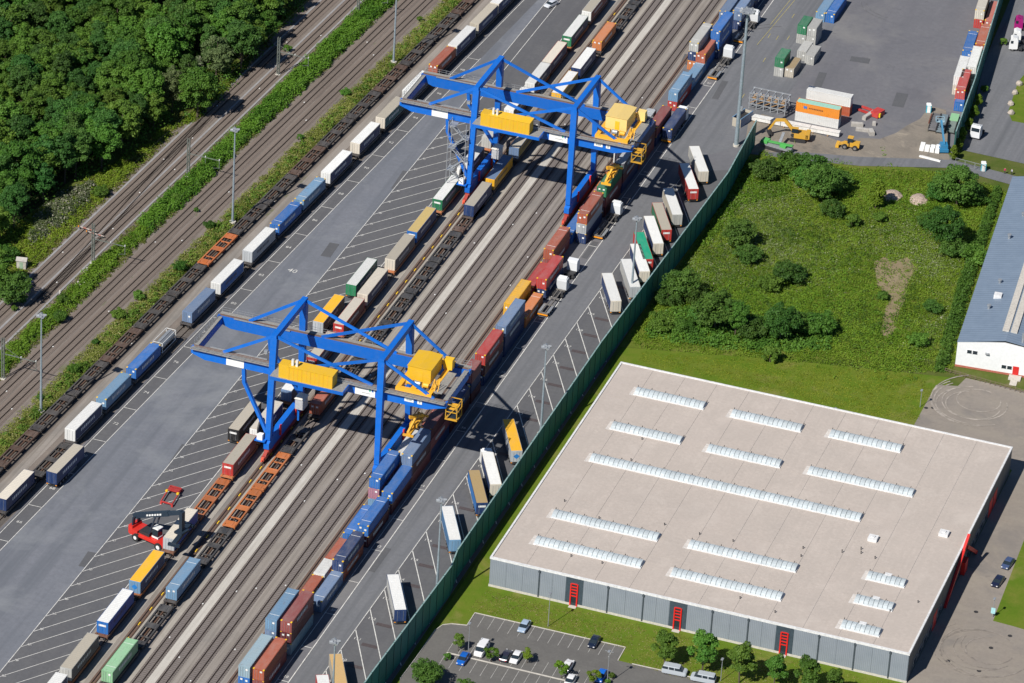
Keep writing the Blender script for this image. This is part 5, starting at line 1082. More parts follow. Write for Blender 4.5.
for px, py, lab in ((80,229,'upper red and white barrier board beside the crossover'),(88,234,'lower red and white barrier board beside the crossover')):
    x, y = G(px, py); t = thing('barrier_board', lab, 'barrier', (x, y, 0), -.15)
    for k in range(5): put('board_segment', MB().box(k*.9,k*.9+.86,-.05,.05,.55,.78).mesh('board_segment',[plain('faded_red',(.42,.16,.12),.7) if k % 2 else plain('faded_white',(.48,.42,.38),.7)]), t)
    for q in (.1, 4.2): put('stand', MB().box(q-.06,q+.06,-.3,.3,0,.7).mesh('stand',[m_blk]), t)
    put('warning_lamp', MB().cyl((-.4,0,.5),(-.4,0,.8),.14,n=8).mesh('warning_lamp',[m_amber]), t)
x, y = G(86, 282); t = thing('rubble_heap', 'small heap of white rubble in the grass between the tracks', 'rubble', (x, y, 0))
for k in range(7): put('chunk', MB().beam((rnd.uniform(-.9,.9),rnd.uniform(-.9,.9),.1),(rnd.uniform(-.9,.9),rnd.uniform(-.9,.9),.4),.5,.4).mesh('chunk',[m_plinth]), t)

# ------------------------------------------------------------------ road vehicles
CARM = {}
def car_paint(col):
    k = ('car', col)
    if k not in _M:
        m = bpy.data.materials.new('car_paint'); n, l, p = nodes_of(m); p.inputs['Base Color'].default_value = (*col, 1); p.inputs['Roughness'].default_value = .32; p.inputs['Coat Weight'].default_value = .5; p.inputs['Metallic'].default_value = .1; _M[k] = m
    return _M[k]
def loft_car(profile, ws):
    """profile: list of (y, zlow, zhigh); ws half widths (low, high)"""
    rings = [[(-w0,y,zl),(w0,y,zl),(w0*1.0,y,(zl+zh)/2),(w1,y,zh),(-w1,y,zh),(-w0,y,(zl+zh)/2)] for (y,zl,zh),(w0,w1) in zip(profile, ws)]
    return MB().loft(rings)
def car(px, py, col, label, rz=0, L=4.4, van=False, group=None):
    x, y = G(px, py); t = thing('van' if van else 'car', label, 'van' if van else 'car', (x, y, .02), rz, group); h = L/2; cp = car_paint(col)
    if van:
        L = 5.1; h = L/2
        bd = cached('vb', lambda: loft_car([(-h,.4,1.0),(-h+.25,.3,1.15),(-h+1.0,.3,1.25),(-h+1.05,.3,1.28),(h-.2,.3,1.3),(h,.4,1.25)],[(.8,.75),(.95,.88),(.97,.93),(.97,.95),(.97,.95),(.93,.9)]).mesh('body',[cp]))
        gl = cached('vg', lambda: loft_car([(-h+.75,1.2,1.25),(-h+1.55,1.2,1.85),(h-.3,1.2,1.87),(h-.08,1.2,1.5)],[(.86,.8),(.93,.84),(.93,.84),(.9,.84)]).mesh('windows',[m_glass]))
        rf = cached('vr', lambda: loft_car([(-h+1.45,1.84,1.93),(-h+1.9,1.84,1.98),(h-.5,1.84,1.98),(h-.22,1.82,1.9)],[(.83,.72),(.86,.76),(.86,.76),(.84,.74)]).mesh('roof',[cp]))
        pil = cached('vp', lambda: MB().box(-.95,-.86,-h+2.4,-h+2.55,1.2,1.9).box(.86,.95,-h+2.4,-h+2.55,1.2,1.9).box(-.95,-.86,-h+3.6,-h+3.8,1.2,1.9).box(.86,.95,-h+3.6,-h+3.8,1.2,1.9).mesh('pillar',[cp]))
    else:
        bd = cached(('cb_', L), lambda: loft_car([(-h,.35,.62),(-h+.15,.25,.72),(-h+1.1,.25,.88),(-h+1.5,.25,.92),(h-.9,.25,.95),(h-.15,.3,.93),(h,.4,.75)],[(.7,.62),(.84,.76),(.89,.84),(.9,.85),(.9,.85),(.86,.8),(.78,.7)]).mesh('body',[cp]))
        gl = cached(('cg_', L), lambda: loft_car([(-h+1.05,.85,.90),(-h+1.85,.85,1.32),(h-1.1,.85,1.34),(h-.35,.85,.97)],[(.78,.7),(.83,.64),(.83,.66),(.78,.66)]).mesh('windows',[m_glass]))
        rf = cached(('cr_', L), lambda: loft_car([(-h+1.75,1.3,1.36),(-h+2.1,1.3,1.43),(h-1.4,1.3,1.43),(h-1.0,1.3,1.37)],[(.66,.56),(.68,.6),(.68,.6),(.66,.58)]).mesh('roof',[cp]))
        pil = None
    put('body', bd, t, mats=[cp]); put('windows', gl, t); put('roof', rf, t, mats=[cp])
    if pil: put('pillar', pil, t, mats=[cp], kind='stuff')
    for s in (-1, 1):
        for yy in (-h+.85, h-.85): add_wheel(t, s*.82, yy, .32, .2)
        put('headlight', cached(('hl', L), lambda: MB().box(-.15,.15,-h-.02,-h+.12,.55,.70).mesh('headlight',[m_white])), t, loc=(s*.58,0,0)); put('tail_light', cached(('tl_', L), lambda: MB().box(-.13,.13,h-.12,h+.02,.65,.82).mesh('tail_light',[m_red])), t, loc=(s*.6,0,0))
    return t
SILV=(.45,.49,.53); WHT=(.8,.8,.8)
for a in ((524,628.5,(.35,.45,.58),'silver-blue car parked alone in the upper row of the car park',0),(594,644,(.012,.02,.045),'black car parked in the upper row of the car park',0),(463,661,(.01,.12,.5),'bright blue car parked at the left end of the lower row',0),
        (506,658,(.03,.03,.05),'dark car with red lights between the white van and the white car',math.pi),(516,659.5,WHT,'white car beside the dark one, partly behind a young tree',0),(567.5,668,WHT,'white car half hidden behind the light green young tree',math.pi),
        (570,683,WHT,'white car at the bottom edge of the car park',0),(601,678,(.01,.15,.62),'bright blue car behind the darker young tree',0),(1007.5,565.5,(.06,.09,.19),'dark blue car at the kerb, farther from the camera, right of the warehouse',-.12),(997.5,583.5,(.015,.02,.05),'navy car at the kerb, nearer the camera, right of the warehouse',-.12),(551,6,(.65,.68,.72),'white car driving on the yard lane at the top of the photo',-.35)):
    car(a[0], a[1], a[2], a[3], a[4])
car(481.5, 652, WHT, 'white van in the lower row of the car park, behind the young tree', 0, van=True)
car(674.5, 673.5, SILV, 'silver van at the roadside, left of the pair by the lawn', math.pi/2+.06, van=True); car(703, 681, SILV, 'silver van at the roadside, right of the pair by the lawn', -math.pi/2+.06, van=True)
def cab(label, x, y, rz, col=(.62,.64,.66), chassis=True, container_col=None, name='truck'):
    """tractor unit heading +y, with an empty container chassis behind; x, y at the rear of the chassis"""
    t = thing(name, label, 'truck', (x, y, .02), rz, 'trucks and lorries'); cp = paint(col, .4, .08); L = 12.6 if chassis else 0
    cb = cached('cabm', lambda: MB().loft([[(-1.23,y,z0),(1.23,y,z0),(1.2,y,z1),(-1.2,y,z1)] for y,z0,z1 in ((0,.9,3.1),(.15,.7,3.55),(1.5,.6,3.65),(2.0,.6,3.4),(2.25,.6,2.3))]).mesh('cab',[cp]))
    put('cab', cb, t, loc=(0,L+.2,0), mats=[cp]); put('windscreen', cached('ws_', lambda: MB().beam((0,2.04,3.2),(0,2.25,2.3),2.1,.06,upv=(0,1,0)).mesh('windscreen',[m_glass])), t, loc=(0,L+.2,0))
    for s in (-1.24, 1.24): put('side_window', cached('sw_', lambda: MB().box(-.02,.02,1.2,1.9,2.2,3.0).mesh('side_window',[m_glass])), t, loc=(s*.985,L+.2,0))
    put('spoiler', cached('spo', lambda: MB().beam((0,.4,3.6),(0,1.4,3.9),1.9,.12).mesh('spoiler',[cp])), t, loc=(0,L+.2,0), mats=[cp])
    put('tractor_frame', cached('tf_', lambda: MB().box(-.45,.45,-3.4,.2,.7,1.0).box(-1.1,1.1,-2.2,-1.4,.95,1.15).box(-1.2,-.5,-1.2,-.2,.5,1.1).box(.5,1.2,-1.2,-.2,.5,1.1).mesh('tractor_frame',[m_blk])), t, loc=(0,L+.2,0))
    for s in (-1.02, 1.02):
        add_wheel(t, s, L+1.5, .5, .32); add_wheel(t, s, L-2.0, .5, .5)
    if chassis:
        put('chassis', cached('tch', lambda: MB().box(-.55,-.35,.2,12.2,1.0,1.25).box(.35,.55,.2,12.2,1.0,1.25).box(-1.2,1.2,.1,.45,.95,1.2).box(-1.2,1.2,4.2,4.5,1.0,1.22).box(-1.2,1.2,7.6,7.9,1.0,1.22).box(-1.2,1.2,11.9,12.2,1.05,1.3).mesh('chassis',[paint((.14,.13,.12),.6,.4)])), t)
        put('rear_bumper', cached('rb_', lambda: MB().box(-1.22,1.22,-.02,.12,.55,.85).mesh('rear_bumper',[m_amber])), t)
        for s in (-1.02, 1.02):
            for yy in (1.4, 2.75, 4.1): add_wheel(t, s, yy, .5, .38)
            put('mudguard', cached('mg_', lambda: MB().box(-.3,.3,.7,4.8,1.06,1.1).mesh('mudguard',[m_galv])), t, loc=(s,0,0))
    return t
cab('white truck with empty container chassis beside the red container stack', 2.75, G(535,312,1)[1], -.02); cab('white truck with empty container chassis beside the green-topped stack', 2.75, G(600,237,1)[1], -.02)
cab('white truck with empty chassis beside the rust and blue stack at top', 2.9, G(711,77,1)[1], -.02); cab('white truck with empty chassis at the top edge beside blue containers', 2.9, G(735,40,1)[1], -.02)
yb_ = G(663,127.5,4)[1]; cab('white truck carrying a navy container, just beyond the far crane', 2.6, yb_-.5, 0)
container('c', 'navy container loaded on the white truck beyond the far crane', 2.6, yb_, 1.3, 12.5, NAVY, group='containers on road vehicles')
x_, y_ = 2.6, 35.5; t = thing('truck', 'white-cabbed truck tractor ahead of the empty chassis beside the red stack', 'truck', (2.4, 33.0, .02), 0, 'trucks and lorries')
put('cab', _MC['cabm'], t, loc=(0,3.0,0), mats=[paint((.7,.72,.74),.4,.1)]); put('windscreen', _MC['ws_'], t, loc=(0,3.0,0)); put('tractor_frame', _MC['tf_'], t, loc=(0,3.0,0))
for s in (-1.02,1.02): add_wheel(t, s, 4.4, .5, .32); add_wheel(t, s, .9, .5, .5)
# the cab still coupled to the white trailer beside the yellow-roofed one
def coupled(px, py, label):
    x, y = px, py; t = thing('truck', label, 'truck', (x, y, .02), RA, 'trucks and lorries')
    put('cab', _MC['cabm'], t, loc=(0,1.4,0), mats=[paint((.78,.79,.8),.4,.05)]); put('windscreen', _MC['ws_'], t, loc=(0,1.4,0)); put('spoiler', _MC['spo'], t, loc=(0,1.4,0), mats=[paint((.78,.79,.8),.4,.05)])
    for s in (-1.02,1.02): add_wheel(t, s, 2.7, .5, .32)
_x, _y = G(490.2,484.4,4.0); coupled(_x+1.25*math.cos(RA)-math.sin(RA)*12.35, _y+1.25*math.sin(RA)+math.cos(RA)*12.35, 'white truck cab coupled to the white trailer beside the yellow-roofed one')

# ------------------------------------------------------------------ reach stacker and loose lifting frame
rx, ry = G(134, 541); rx2, ry2 = G(167, 545)
def reach_stacker():
    p0 = Vector(G(141.5, 537)); p1 = Vector(G(161.5, 546)); d = (p1-p0); rz = math.atan2(d.y, d.x)
    t = thing('reach_stacker', 'red reach stacker with dark boom lifting the dark blue trailer', 'reach stacker', (p0.x, p0.y, 0), rz)
    mr = paint((.65,.03,.02), .4, .12); mb_ = paint((.018,.032,.052), .4, .04); W = 1.6
    p = lambda nm, mb, mt=mr, par=t: put(nm, mb.mesh(nm, [mt]), par)
    p('chassis', MB().box(-.8,6.8,-1.5,1.5,.9,1.7).box(-2.0,.2,-1.7,1.7,.9,2.3).box(-2.3,-1.2,-1.6,1.6,1.0,2.9).box(5.3,7.3,-1.9,1.9,.8,1.9).box(-.2,5.2,-1.9,-1.5,1.2,1.5).box(-.2,5.2,1.5,1.9,1.2,1.5))
    for x, r in ((0,.85),(6.2,.95)):
        for s in (-1.75,1.75):
            w_ = put('wheel', MB().cyl((0,-.45,0),(0,.45,0),r,n=18).mesh('wheel',[m_tyre]), t, loc=(x,s,r)); put('rim', MB().cyl((0,-.48,0),(0,.48,0),r*.5,n=12).mesh('rim',[m_white]), w_)
    c = p('operator_cab', MB().box(3.4,5.1,-.8,.9,1.8,2.2).box(3.4,5.1,-.8,.9,4.0,4.2), m_white); p('cab_window', MB().box(3.5,5.0,-.72,.82,2.2,4.0), m_glass, c)
    p('engine_cover', MB().box(.3,3.0,-1.2,1.2,1.7,2.4), m_blk); p('boom_support', MB().beam((-1.6,-.9,2.4),(-1.4,-.9,4.8),.35,.7).beam((-1.6,.9,2.4),(-1.4,.9,4.8),.35,.7), mb_)
    bm = p('boom', MB().beam((-2.0,0,4.6),(7.4,0,8.9),.95,1.05), mb_); p('inner_boom', MB().beam((6.8,0,8.65),(10.8,0,10.5),.75,.85), mb_, bm)
    for s in (-.9,.9): p('lift_cylinder', MB().cyl((2.6,s,1.8),(4.4,s,7.2),.2,n=8), mb_)
    # print on the boom: short pale bars
    pr = MB()
    zz_ = lambda a: 5.515+a*.4575
    for k in range(6): a = 1.6+k*.7; pr.add([(a,-.49,zz_(a)+.22),(a+.5,-.49,zz_(a+.5)+.22),(a+.5,-.49,zz_(a+.5)-.22),(a,-.49,zz_(a)-.22)],[(0,3,2,1)])
    p('boom_print', pr, m_white, bm)
    p('boom_head', MB().box(10.4,11.2,-.5,.5,6.0,10.7).box(9.8,11.8,-1.3,1.3,5.6,6.1), mb_)
    sp = MB(); q = Matrix.Rotation(math.pi/2-rz, 3, 'Z')       # spreader lies along the trailer, world +Y
    for a in ((-.5,.5,-4.2,4.2,6.2,6.8),(-1.3,1.3,-4.5,-3.9,5.9,6.5),(-1.3,1.3,3.9,4.5,5.9,6.5)):
        k0 = len(sp.v); sp.box(*a)
        for v in range(k0, len(sp.v)): r_ = Matrix.Rotation(-rz, 3, 'Z') @ Vector(sp.v[v]); sp.v[v] = (r_.x+10.8, r_.y, r_.z-1.3)
    p('spreader', sp, mb_)
reach_stacker()
a0 = Vector(G(161,504)); a1 = Vector(G(170.5,488.5)); a2 = Vector(G(181.5,491.5)); t = thing('lifting_frame', 'loose red lifting frame with yellow corners lying on the striped bays', 'lifting frame', (a0.x, a0.y, .1))
m_fr = paint((.45,.035,.03), .5, .3)
pts4 = [Vector((0,0)), a1-a0, a2-a0, a2-a1]
for i, (u, v) in enumerate(((0,1),(1,2),(2,3),(3,0))): put('side_bar', MB().beam((pts4[u].x,pts4[u].y,.6),(pts4[v].x,pts4[v].y,.6),.2,.3).mesh('side_bar',[m_fr]), t)
mid = (pts4[1]+pts4[2])/2; dd = (pts4[0]-pts4[1]).normalized()
put('cross_plate', MB().beam((pts4[1].x+dd.x*1.4,pts4[1].y+dd.y*1.4,.75),(pts4[2].x+dd.x*1.4,pts4[2].y+dd.y*1.4,.75),1.1,.3).mesh('cross_plate',[m_fr]), t)
for v in pts4:
    put('corner_foot', MB().box(v.x-.2,v.x+.2,v.y-.2,v.y+.2,-.1,.5).mesh('corner_foot',[m_fr]), t)
for v in (pts4[1]+dd*2.7, pts4[2]+dd*2.7): put('yellow_lock', MB().box(v.x-.25,v.x+.25,v.y-.25,v.y+.25,.8,1.1).mesh('yellow_lock',[m_yel]), t)

# ------------------------------------------------------------------ open yard at upper right: stored containers
def short(px, py, n, cols, label, L=6.1, rz=0.0, z0=0, yel=False, roofs=None, fl=None, group=None, wdt=1.22):
    """n-high pile; px, py is the near-left roof corner"""
    for j in range(n):
        x, y = G(px, py, z0+n*CH); zz = z0+(n-1-j)*CH+.02
        lab = label[j] if isinstance(label, (list, tuple)) else label
        container('c', lab, x+wdt*math.cos(rz), y+wdt*math.sin(rz), zz, L, cols[j], rz, yel=yel, roof=roofs[j] if roofs else None, group=group)
g_ = 'containers stored in the open yard'
short(775.2,57.4,2,[GREEN,GREYR],['green container on a pale one, nearest pile in the open yard','pale container under the nearer green container in the open yard'],group=g_)
short(784.8,67.4,1,[BEIGE],'beige container on the ground right of the nearest green pile',L=7.0,roofs=[(.36,.27,.15)],group=g_)
short(797.7,24.6,2,[GREEN,GREYR],['green container on a pale one, farther pile in the open yard','pale container under the farther green container'],group=g_)
short(807.5,27.0,2,[GREYR,GREYR],['light grey container on top, right of the farther green one','light grey container underneath, right of the farther green pile'],group=g_)
short(797.2,50.5,1,[GREYR],'light grey container on the ground in front of the farther green pile',group=g_,L=6.6)
short(805.2,54.8,1,[GREYR],'light grey container on the ground, right one of the front pair',group=g_,L=6.6)
short(816.0,11.7,1,[LBLUE],'light blue container at the top edge, left of the bright blue one',L=12.5,yel=True,group=g_)
short(825.6,13.0,1,[BLUE],'bright blue container at the top edge of the open yard',L=12.5,yel=True,group=g_)
# long sides towards the camera: pile of orange on white, and white on rust behind it
def sideways(px, py, L, col, z, label, roof=None):
    x, y = G(px, py, z); container('c', label, x, y+1.22, z, L, col, -math.pi/2, yel=False, roof=roof, group=g_)
k0_ = G(794.5,120.4,0); k1_ = G(840.4,129.2,0); LL = 11.3
for z, c, lab, rf in ((0.02, WHITE, 'white container under the orange one beside the building site', None), (CH, (.80,.27,.02), 'orange container with mint roof on top of the white one', (.33,.62,.50))):
    container('c', lab, k0_[0], k0_[1]+1.3, z, LL, c, -math.pi/2, yel=False, roof=rf, group=g_)
oc = [o for o in C.objects if o.get('label') == 'orange container with mint roof on top of the white one'][0]
put('blue_emblem', MB().box(1.235,1.26,2.0,2.9,1.2,1.9).mesh('blue_emblem',[m_lb]), oc)
pr = MB()
for k in range(9): q = 3.4+k*.42; pr.add([(1.24,q,1.3),(1.24,q+.28,1.3),(1.24,q+.28,1.65),(1.24,q,1.65)], [(0,1,2,3)])
put('side_print', pr.mesh('side_print',[plain('brown_print',(.15,.05,.02),.6)]), oc)
for z, c, lab in ((.02, RUST, 'rust container under the white one behind the orange pile'), (CH, WHITE, 'white container with rusty roof marks behind the orange pile')):
    q = G(806.8,89.4,2*CH); container('c', lab, q[0], q[1]+1.22, z, 11.6, c, -math.pi/2, yel=False, group=g_)
# row along the upper right wall (turned with the wall)
RW = .111
def wrow(px, py, n, cols, labels, L=12.5, yel=True): short(px, py, n, cols, labels, L=L, rz=RW, yel=yel, group='containers along the upper right wall')
wrow(975.3,9.7,2,[CREAM,RED],['cream container on a red one at the far end of the wall row','red container under the cream one in the wall row'])
wrow(962.5,50.2,1,[BLUE],['bright blue container in the outer line of the wall row'])
wrow(953.8,76.0,2,[WHITE,CREAM],['white container on top, near end of the outer wall line','cream container underneath, near end of the outer wall line'],yel=False)
wrow(975.3,43.5,2,[RUST,MAROON],['rust container on top in the line nearest the wall','brown red container underneath in the line nearest the wall'])
wrow(984.8,20.0,1,[(.45,.13,.10)],['faded red container at the far end of the line nearest the wall'])
wrow(967.0,66.0,2,[WHITE,GREYR],['white container between the rust and the red ones by the wall','grey container under the white one by the wall'],yel=False)
wrow(955.7,89.3,2,[(.50,.07,.06),(.42,.05,.045)],['rose red container on top at the near end by the wall','red container underneath at the near end by the wall'])
wrow(954.5,101.5,1,[BLUE],['blue container at the foot of the rose red one by the wall'],L=6.1,yel=False)
for px, py, L, c, lab in ((932,129,9.0,DGREY,'dark grey long rack at the left of the three beside the wall'),(940,131,9.6,(.10,.14,.17),'slate rack in the middle of the three beside the wall'),(950.5,131,9.0,(.13,.17,.16),'rack nearest the wall with a mint cover')):
    x, y = G(px, py, .9); t = thing('steel_rack', lab, 'rack', (x, y, 0), RW)
    put('deck', MB().box(-1.0,1.0,0,L,.45,.6).mesh('deck',[paint(tuple(v*.6 for v in c),.6,.4)]), t)
    for k in range(9): put('crossbar', MB().box(-1.05,1.05,k*(L-.4)/8,k*(L-.4)/8+.4,.6,.95).mesh('crossbar',[paint(tuple(v*1.2+.02 for v in c),.6,.4)]), t)
    for i in (-.95,.95):
        put('side_rail', MB().box(i-.08,i+.08,0,L,.6,1.1).mesh('side_rail',[m_dark]), t)
        for j in (.1,L-.1): put('leg', MB().box(i-.08,i+.08,j-.08,j+.08,0,.45).mesh('leg',[m_dark]), t)
    if 'mint' in lab: put('mint_cover', MB().box(-1.05,1.05,L*.62,L+.2,1.0,1.4).mesh('mint_cover',[paint(LGREEN,.6,.3)]), t)
x, y = G(930.5,124); t = thing('rust_beam_stack', 'rusty brown beams lying left of the dark racks', 'steel beams', (x, y, 0), RW)
for k in range(4): put('beam', MB().box(-.6+k*.32,-.36+k*.32,0,5.2,0,.35).mesh('beam',[paint((.16,.05,.03),.8,.3)]), t)
def toilet(px, py, lab):
    x, y = G(px, py); t = thing('portable_toilet', lab, 'portable toilet', (x, y, 0), .3)
    put('cabin', MB().box(-.62,.62,-.62,.62,0,2.15).mesh('cabin',[plain('toilet_cyan',(.05,.42,.55),.5)]), t); put('door', MB().box(-.42,.42,-.67,-.63,.1,2.0).mesh('door',[m_sign]), t)
    put('roof', MB().loft([[(-.66,-.66,2.15),(.66,-.66,2.15),(.66,.66,2.15),(-.66,.66,2.15)],[(-.5,-.5,2.4),(.5,-.5,2.4),(.5,.5,2.4),(-.5,.5,2.4)]]).mesh('roof',[m_sign]), t)
toilet(928.3,112,'cyan and white portable toilet in the open yard'); toilet(983,170.5,'cyan and white portable toilet beside the side road')
# building site
x, y = G(752,120); t = thing('long_white_beam', 'long white crane beam lying along the building site', 'beam', (x, y, 0), math.atan2(G(840,137)[1]-y, G(840,137)[0]-x))
Lb = math.hypot(G(840,137)[0]-x, G(840,137)[1]-y)
for k in range(3): put('beam_section', MB().box(k*Lb/3,(k+1)*Lb/3-.15,-.7,.7,.3,1.3).box(k*Lb/3,(k+1)*Lb/3-.15,-.85,.85,1.3,1.4).mesh('beam_section',[plain('beam_white',(.68,.67,.64),.5)]), t)
for k in range(6): put('bearer', MB().box(k*Lb/6+.6,k*Lb/6+1.0,-1.1,1.1,0,.3).mesh('bearer',[plain('timber',(.25,.17,.10),.9)]), t)
x, y = G(749,108); t = thing('steel_trestle_stack', 'stack of galvanised steel frames beside the tall mast', 'steel frames', (x, y, 0), -.02)
Lf, Df = 9.4, 3.6
for lev in range(3):
    z = lev*1.45
    for i in range(6):
        xx = i*Lf/5
        for j in (0, Df): put('post', MB().box(xx-.12,xx+.12,j-.12,j+.12,z,z+1.25).mesh('post',[m_galv]), t)
        put('cross_member', MB().box(xx-.12,xx+.12,.12,Df-.12,z+1.05,z+1.25).mesh('cross_member',[m_galv]), t)
    for j in (0, Df): put('long_member', MB().box(-.3,Lf+.3,j-.14,j+.14,z+1.25,z+1.45).mesh('long_member',[m_galv]), t)
    for i in range(5):
        xx = i*Lf/5; put('brace', MB().beam((xx,0,z+.1),(xx+Lf/5,0,z+1.2),.12).mesh('brace',[m_galv if lev != 1 else plain('brace_timber',(.45,.27,.12),.8)]), t)
        if lev == 1: put('packing_timber', MB().box(xx+.4,xx+1.4,.3,Df-.5,z+1.27,z+1.5).mesh('packing_timber',[plain('brace_timber',(.45,.27,.12),.8)]), t)
x, y = G(731.5,126); t = thing('open_skip', 'grey open-topped skip with blue rim at the foot of the tallest mast', 'skip', (x+1.2, y, 0), -.25)
for a in ((-1.2,1.2,0,.12),(-1.2,1.2,5.9,6.0)): put('end_wall', MB().box(a[0],a[1],a[2],a[3],0,2.4).mesh('end_wall',[paint(BEIGE,.6,.3)]), t)
for s in (-1.2, 1.1): put('side_wall', MB().box(s,s+.1,.12,5.9,0,2.4).mesh('side_wall',[paint(STEELB,.6,.3)]), t); put('rim', MB().box(s-.05,s+.15,0,6.0,2.4,2.55).mesh('rim',[paint(LBLUE,.5,.2)]), t)
put('floor', MB().box(-1.1,1.1,.12,5.9,.0,1.6).mesh('floor',[m_dark]), t)
m_jy = paint((.62,.34,.03), .5, .4)
def digger():
    x, y = G(798,140); t = thing('excavator', 'yellow crawler excavator digging at the building site', 'excavator', (x, y, 0), R_(98))
    p = lambda n_, mb, mt=m_jy, par=t: put(n_, mb.mesh(n_, [mt]), par)
    for s in (-1.3,1.3): p('crawler_track', MB().loft([[(s-.3,-2.0+.35*abs(k),z) if False else (s-.3,yy,zz) for yy,zz in ((-2.1,.5),(-1.7,.05),(1.7,.05),(2.1,.5),(1.7,.95),(-1.7,.95))],[(s+.3,yy,zz) for yy,zz in ((-2.1,.5),(-1.7,.05),(1.7,.05),(2.1,.5),(1.7,.95),(-1.7,.95))]] if (k:=0) == 0 else []), m_blk)
    p('upper_body', MB().box(-1.4,1.4,-2.6,1.0,1.1,2.3).box(-1.4,1.4,-2.9,-1.9,1.2,2.6)); c = p('operator_cab', MB().box(-1.35,-.35,.0,1.7,2.3,2.4).box(-1.35,-.35,.0,1.7,3.6,3.75)); p('cab_window', MB().box(-1.3,-.4,.05,1.65,2.4,3.6), m_glass, c)
    p('boom', MB().beam((.3,.8,1.8),(.3,3.6,4.8),.55,.8).beam((.3,3.5,4.9),(.3,6.0,4.6),.5,.7)); p('arm', MB().beam((.3,5.8,4.9),(.3,7.6,1.6),.4,.5)); p('bucket', MB().beam((.3,7.7,1.7),(.3,6.9,.3),1.2,.9), m_blk); p('boom_cylinder', MB().cyl((.3,1.2,1.6),(.3,3.6,4.2),.14,n=6), m_blk)
digger()
def loader():
    x, y = G(849,148); t = thing('wheel_loader', 'small yellow wheel loader on the site track', 'wheel loader', (x, y, 0), R_(95))
    p = lambda n_, mb, mt=m_jy, par=t: put(n_, mb.mesh(n_, [mt]), par)
    p('rear_body', MB().box(-.9,.9,-2.6,-.2,.8,1.9)); p('front_body', MB().box(-.7,.7,.1,1.5,.7,1.5)); c = p('operator_cab', MB().box(-.75,.75,-.9,.5,3.0,3.15)); p('cab_window', MB().box(-.7,.7,-.85,.45,1.6,3.0), m_glass, c)
    p('lift_arm', MB().beam((-.5,.8,1.5),(-.5,2.6,.8),.2,.3).beam((.5,.8,1.5),(.5,2.6,.8),.2,.3)); p('bucket', MB().box(-1.2,1.2,2.5,3.3,.15,.95))
    for sx in (-1,1):
        for yy in (-1.6,1.0): add_wheel(t, sx*1.0, yy, .68, .5)
loader()
def screener():
    x, y = G(777,149.5); t = thing('screening_machine', 'bright green mobile screener at the edge of the meadow', 'screening machine', (x, y, 0), R_(80)); mg = paint((.07,.38,.08), .55, .35)
    p = lambda n_, mb, mt=mg, par=t: put(n_, mb.mesh(n_, [mt]), par)
    p('conveyor', MB().beam((0,-4.2,2.2),(0,3.8,1.5),.8,.3)); p('hopper', MB().box(-1.0,1.0,2.4,4.2,1.2,1.9)); p('chassis', MB().box(-.9,.9,-4,4.5,.7,1.3), m_galv); p('engine_box', MB().box(-.9,.9,-2.6,-1.0,1.3,1.9))
    for s in (-1.2,1.2): p('crawler_track', MB().box(s-.25,s+.25,-1.8,2.6,0,.7), m_blk)
    p('side_conveyor', MB().beam((1.2,0,1.2),(4.6,.6,2.6),.7,.25), m_galv)
screener()
t = thing('red_lifting_frame', 'red forklift attachment lying right of the orange containers', 'lifting frame', (*G(857,111), 0), -.3)
for a in ((0,5.6,0,.5),(0,5.6,2.0,2.5)): put('arm', MB().box(a[0],a[1],a[2],a[3],.2,.7).mesh('arm',[m_fr]), t)
put('head', MB().box(4.2,6.4,-.4,2.9,.2,1.5).mesh('head',[m_fr]), t); put('yellow_lock', MB().box(6.4,6.8,0,.5,.4,1.4).mesh('yellow_lock',[m_yel]), t)
for i, (px, py, rz, L, W_, H_, lab) in enumerate(((869,117,-.3,5.6,1.5,1.2,'longest pale concrete block in the yard, tilted to the right'),(857,126,-1.3,3.4,1.5,1.1,'pale block lying across the end of the longest one'),(874,125,.2,1.3,1.3,1.0,'small pale cube right of the longest block'),(862,131,-1.4,3.6,1.2,.9,'flat pale block in front of the longest one'),(871,134,.5,2.6,1.8,1.3,'broad pale block nearest the wheel loader'))):
    x, y = G(px, py); t = thing('concrete_block', lab, 'concrete block', (x, y, 0), rz, 'concrete blocks in the open yard'); put('block', MB().box(-W_*.36,W_*.36,-L*.45,L*.45,0,H_*.8).mesh('block',[plain('block_grey',(.36,.34,.31),.8)]), t); put('block_top', MB().box(-W_*.28,W_*.28,-L*.4,L*.4,H_*.8,H_*.8+.1).mesh('block_top',[plain('block_top',(.42,.40,.37),.7)]), t)
t = thing('boom_lift', 'cyan boom lift folded beside the dark racks', 'boom lift', (*G(943,151), 0), R_(22)); mc = paint((.02,.18,.36), .45, .2)
put('base', MB().box(-1.1,1.1,-1.6,1.6,.4,1.2).mesh('base',[mc]), t); put('turret', MB().box(-.9,.9,-1.3,.9,1.2,2.2).mesh('turret',[mc]), t); put('boom', MB().beam((0,-.8,2.2),(.2,8.0,4.4),.45,.5).mesh('boom',[paint((.04,.20,.36),.5,.3)]), t); put('basket', MB().box(-.9,1.3,9.0,10.4,3.4,3.5).box(-.9,1.3,9.0,9.1,4.4,4.5).box(-.9,1.3,10.3,10.4,4.4,4.5).box(-.9,-.8,9,10.4,3.4,4.5).box(1.2,1.3,9,10.4,3.4,4.5).mesh('basket',[paint((.28,.42,.50),.5,.3)]), t)
for s in (-1,1):
    for yy in (-1.1,1.1): add_wheel(t, s*1.0, yy, .5, .35)
t = thing('pallet_pile', 'pile of white bags and boards beside the boom lift', 'building material', (*G(925,152), 0), .1)
for k in range(12): put('bag', MB().box(-1.5+(k%4)*1.3,-.4+(k%4)*1.3,(k//4)*1.0,(k//4)*1.0+.85,.1,.75+.25*((k*7)%3)).mesh('bag',[m_sign]), t)
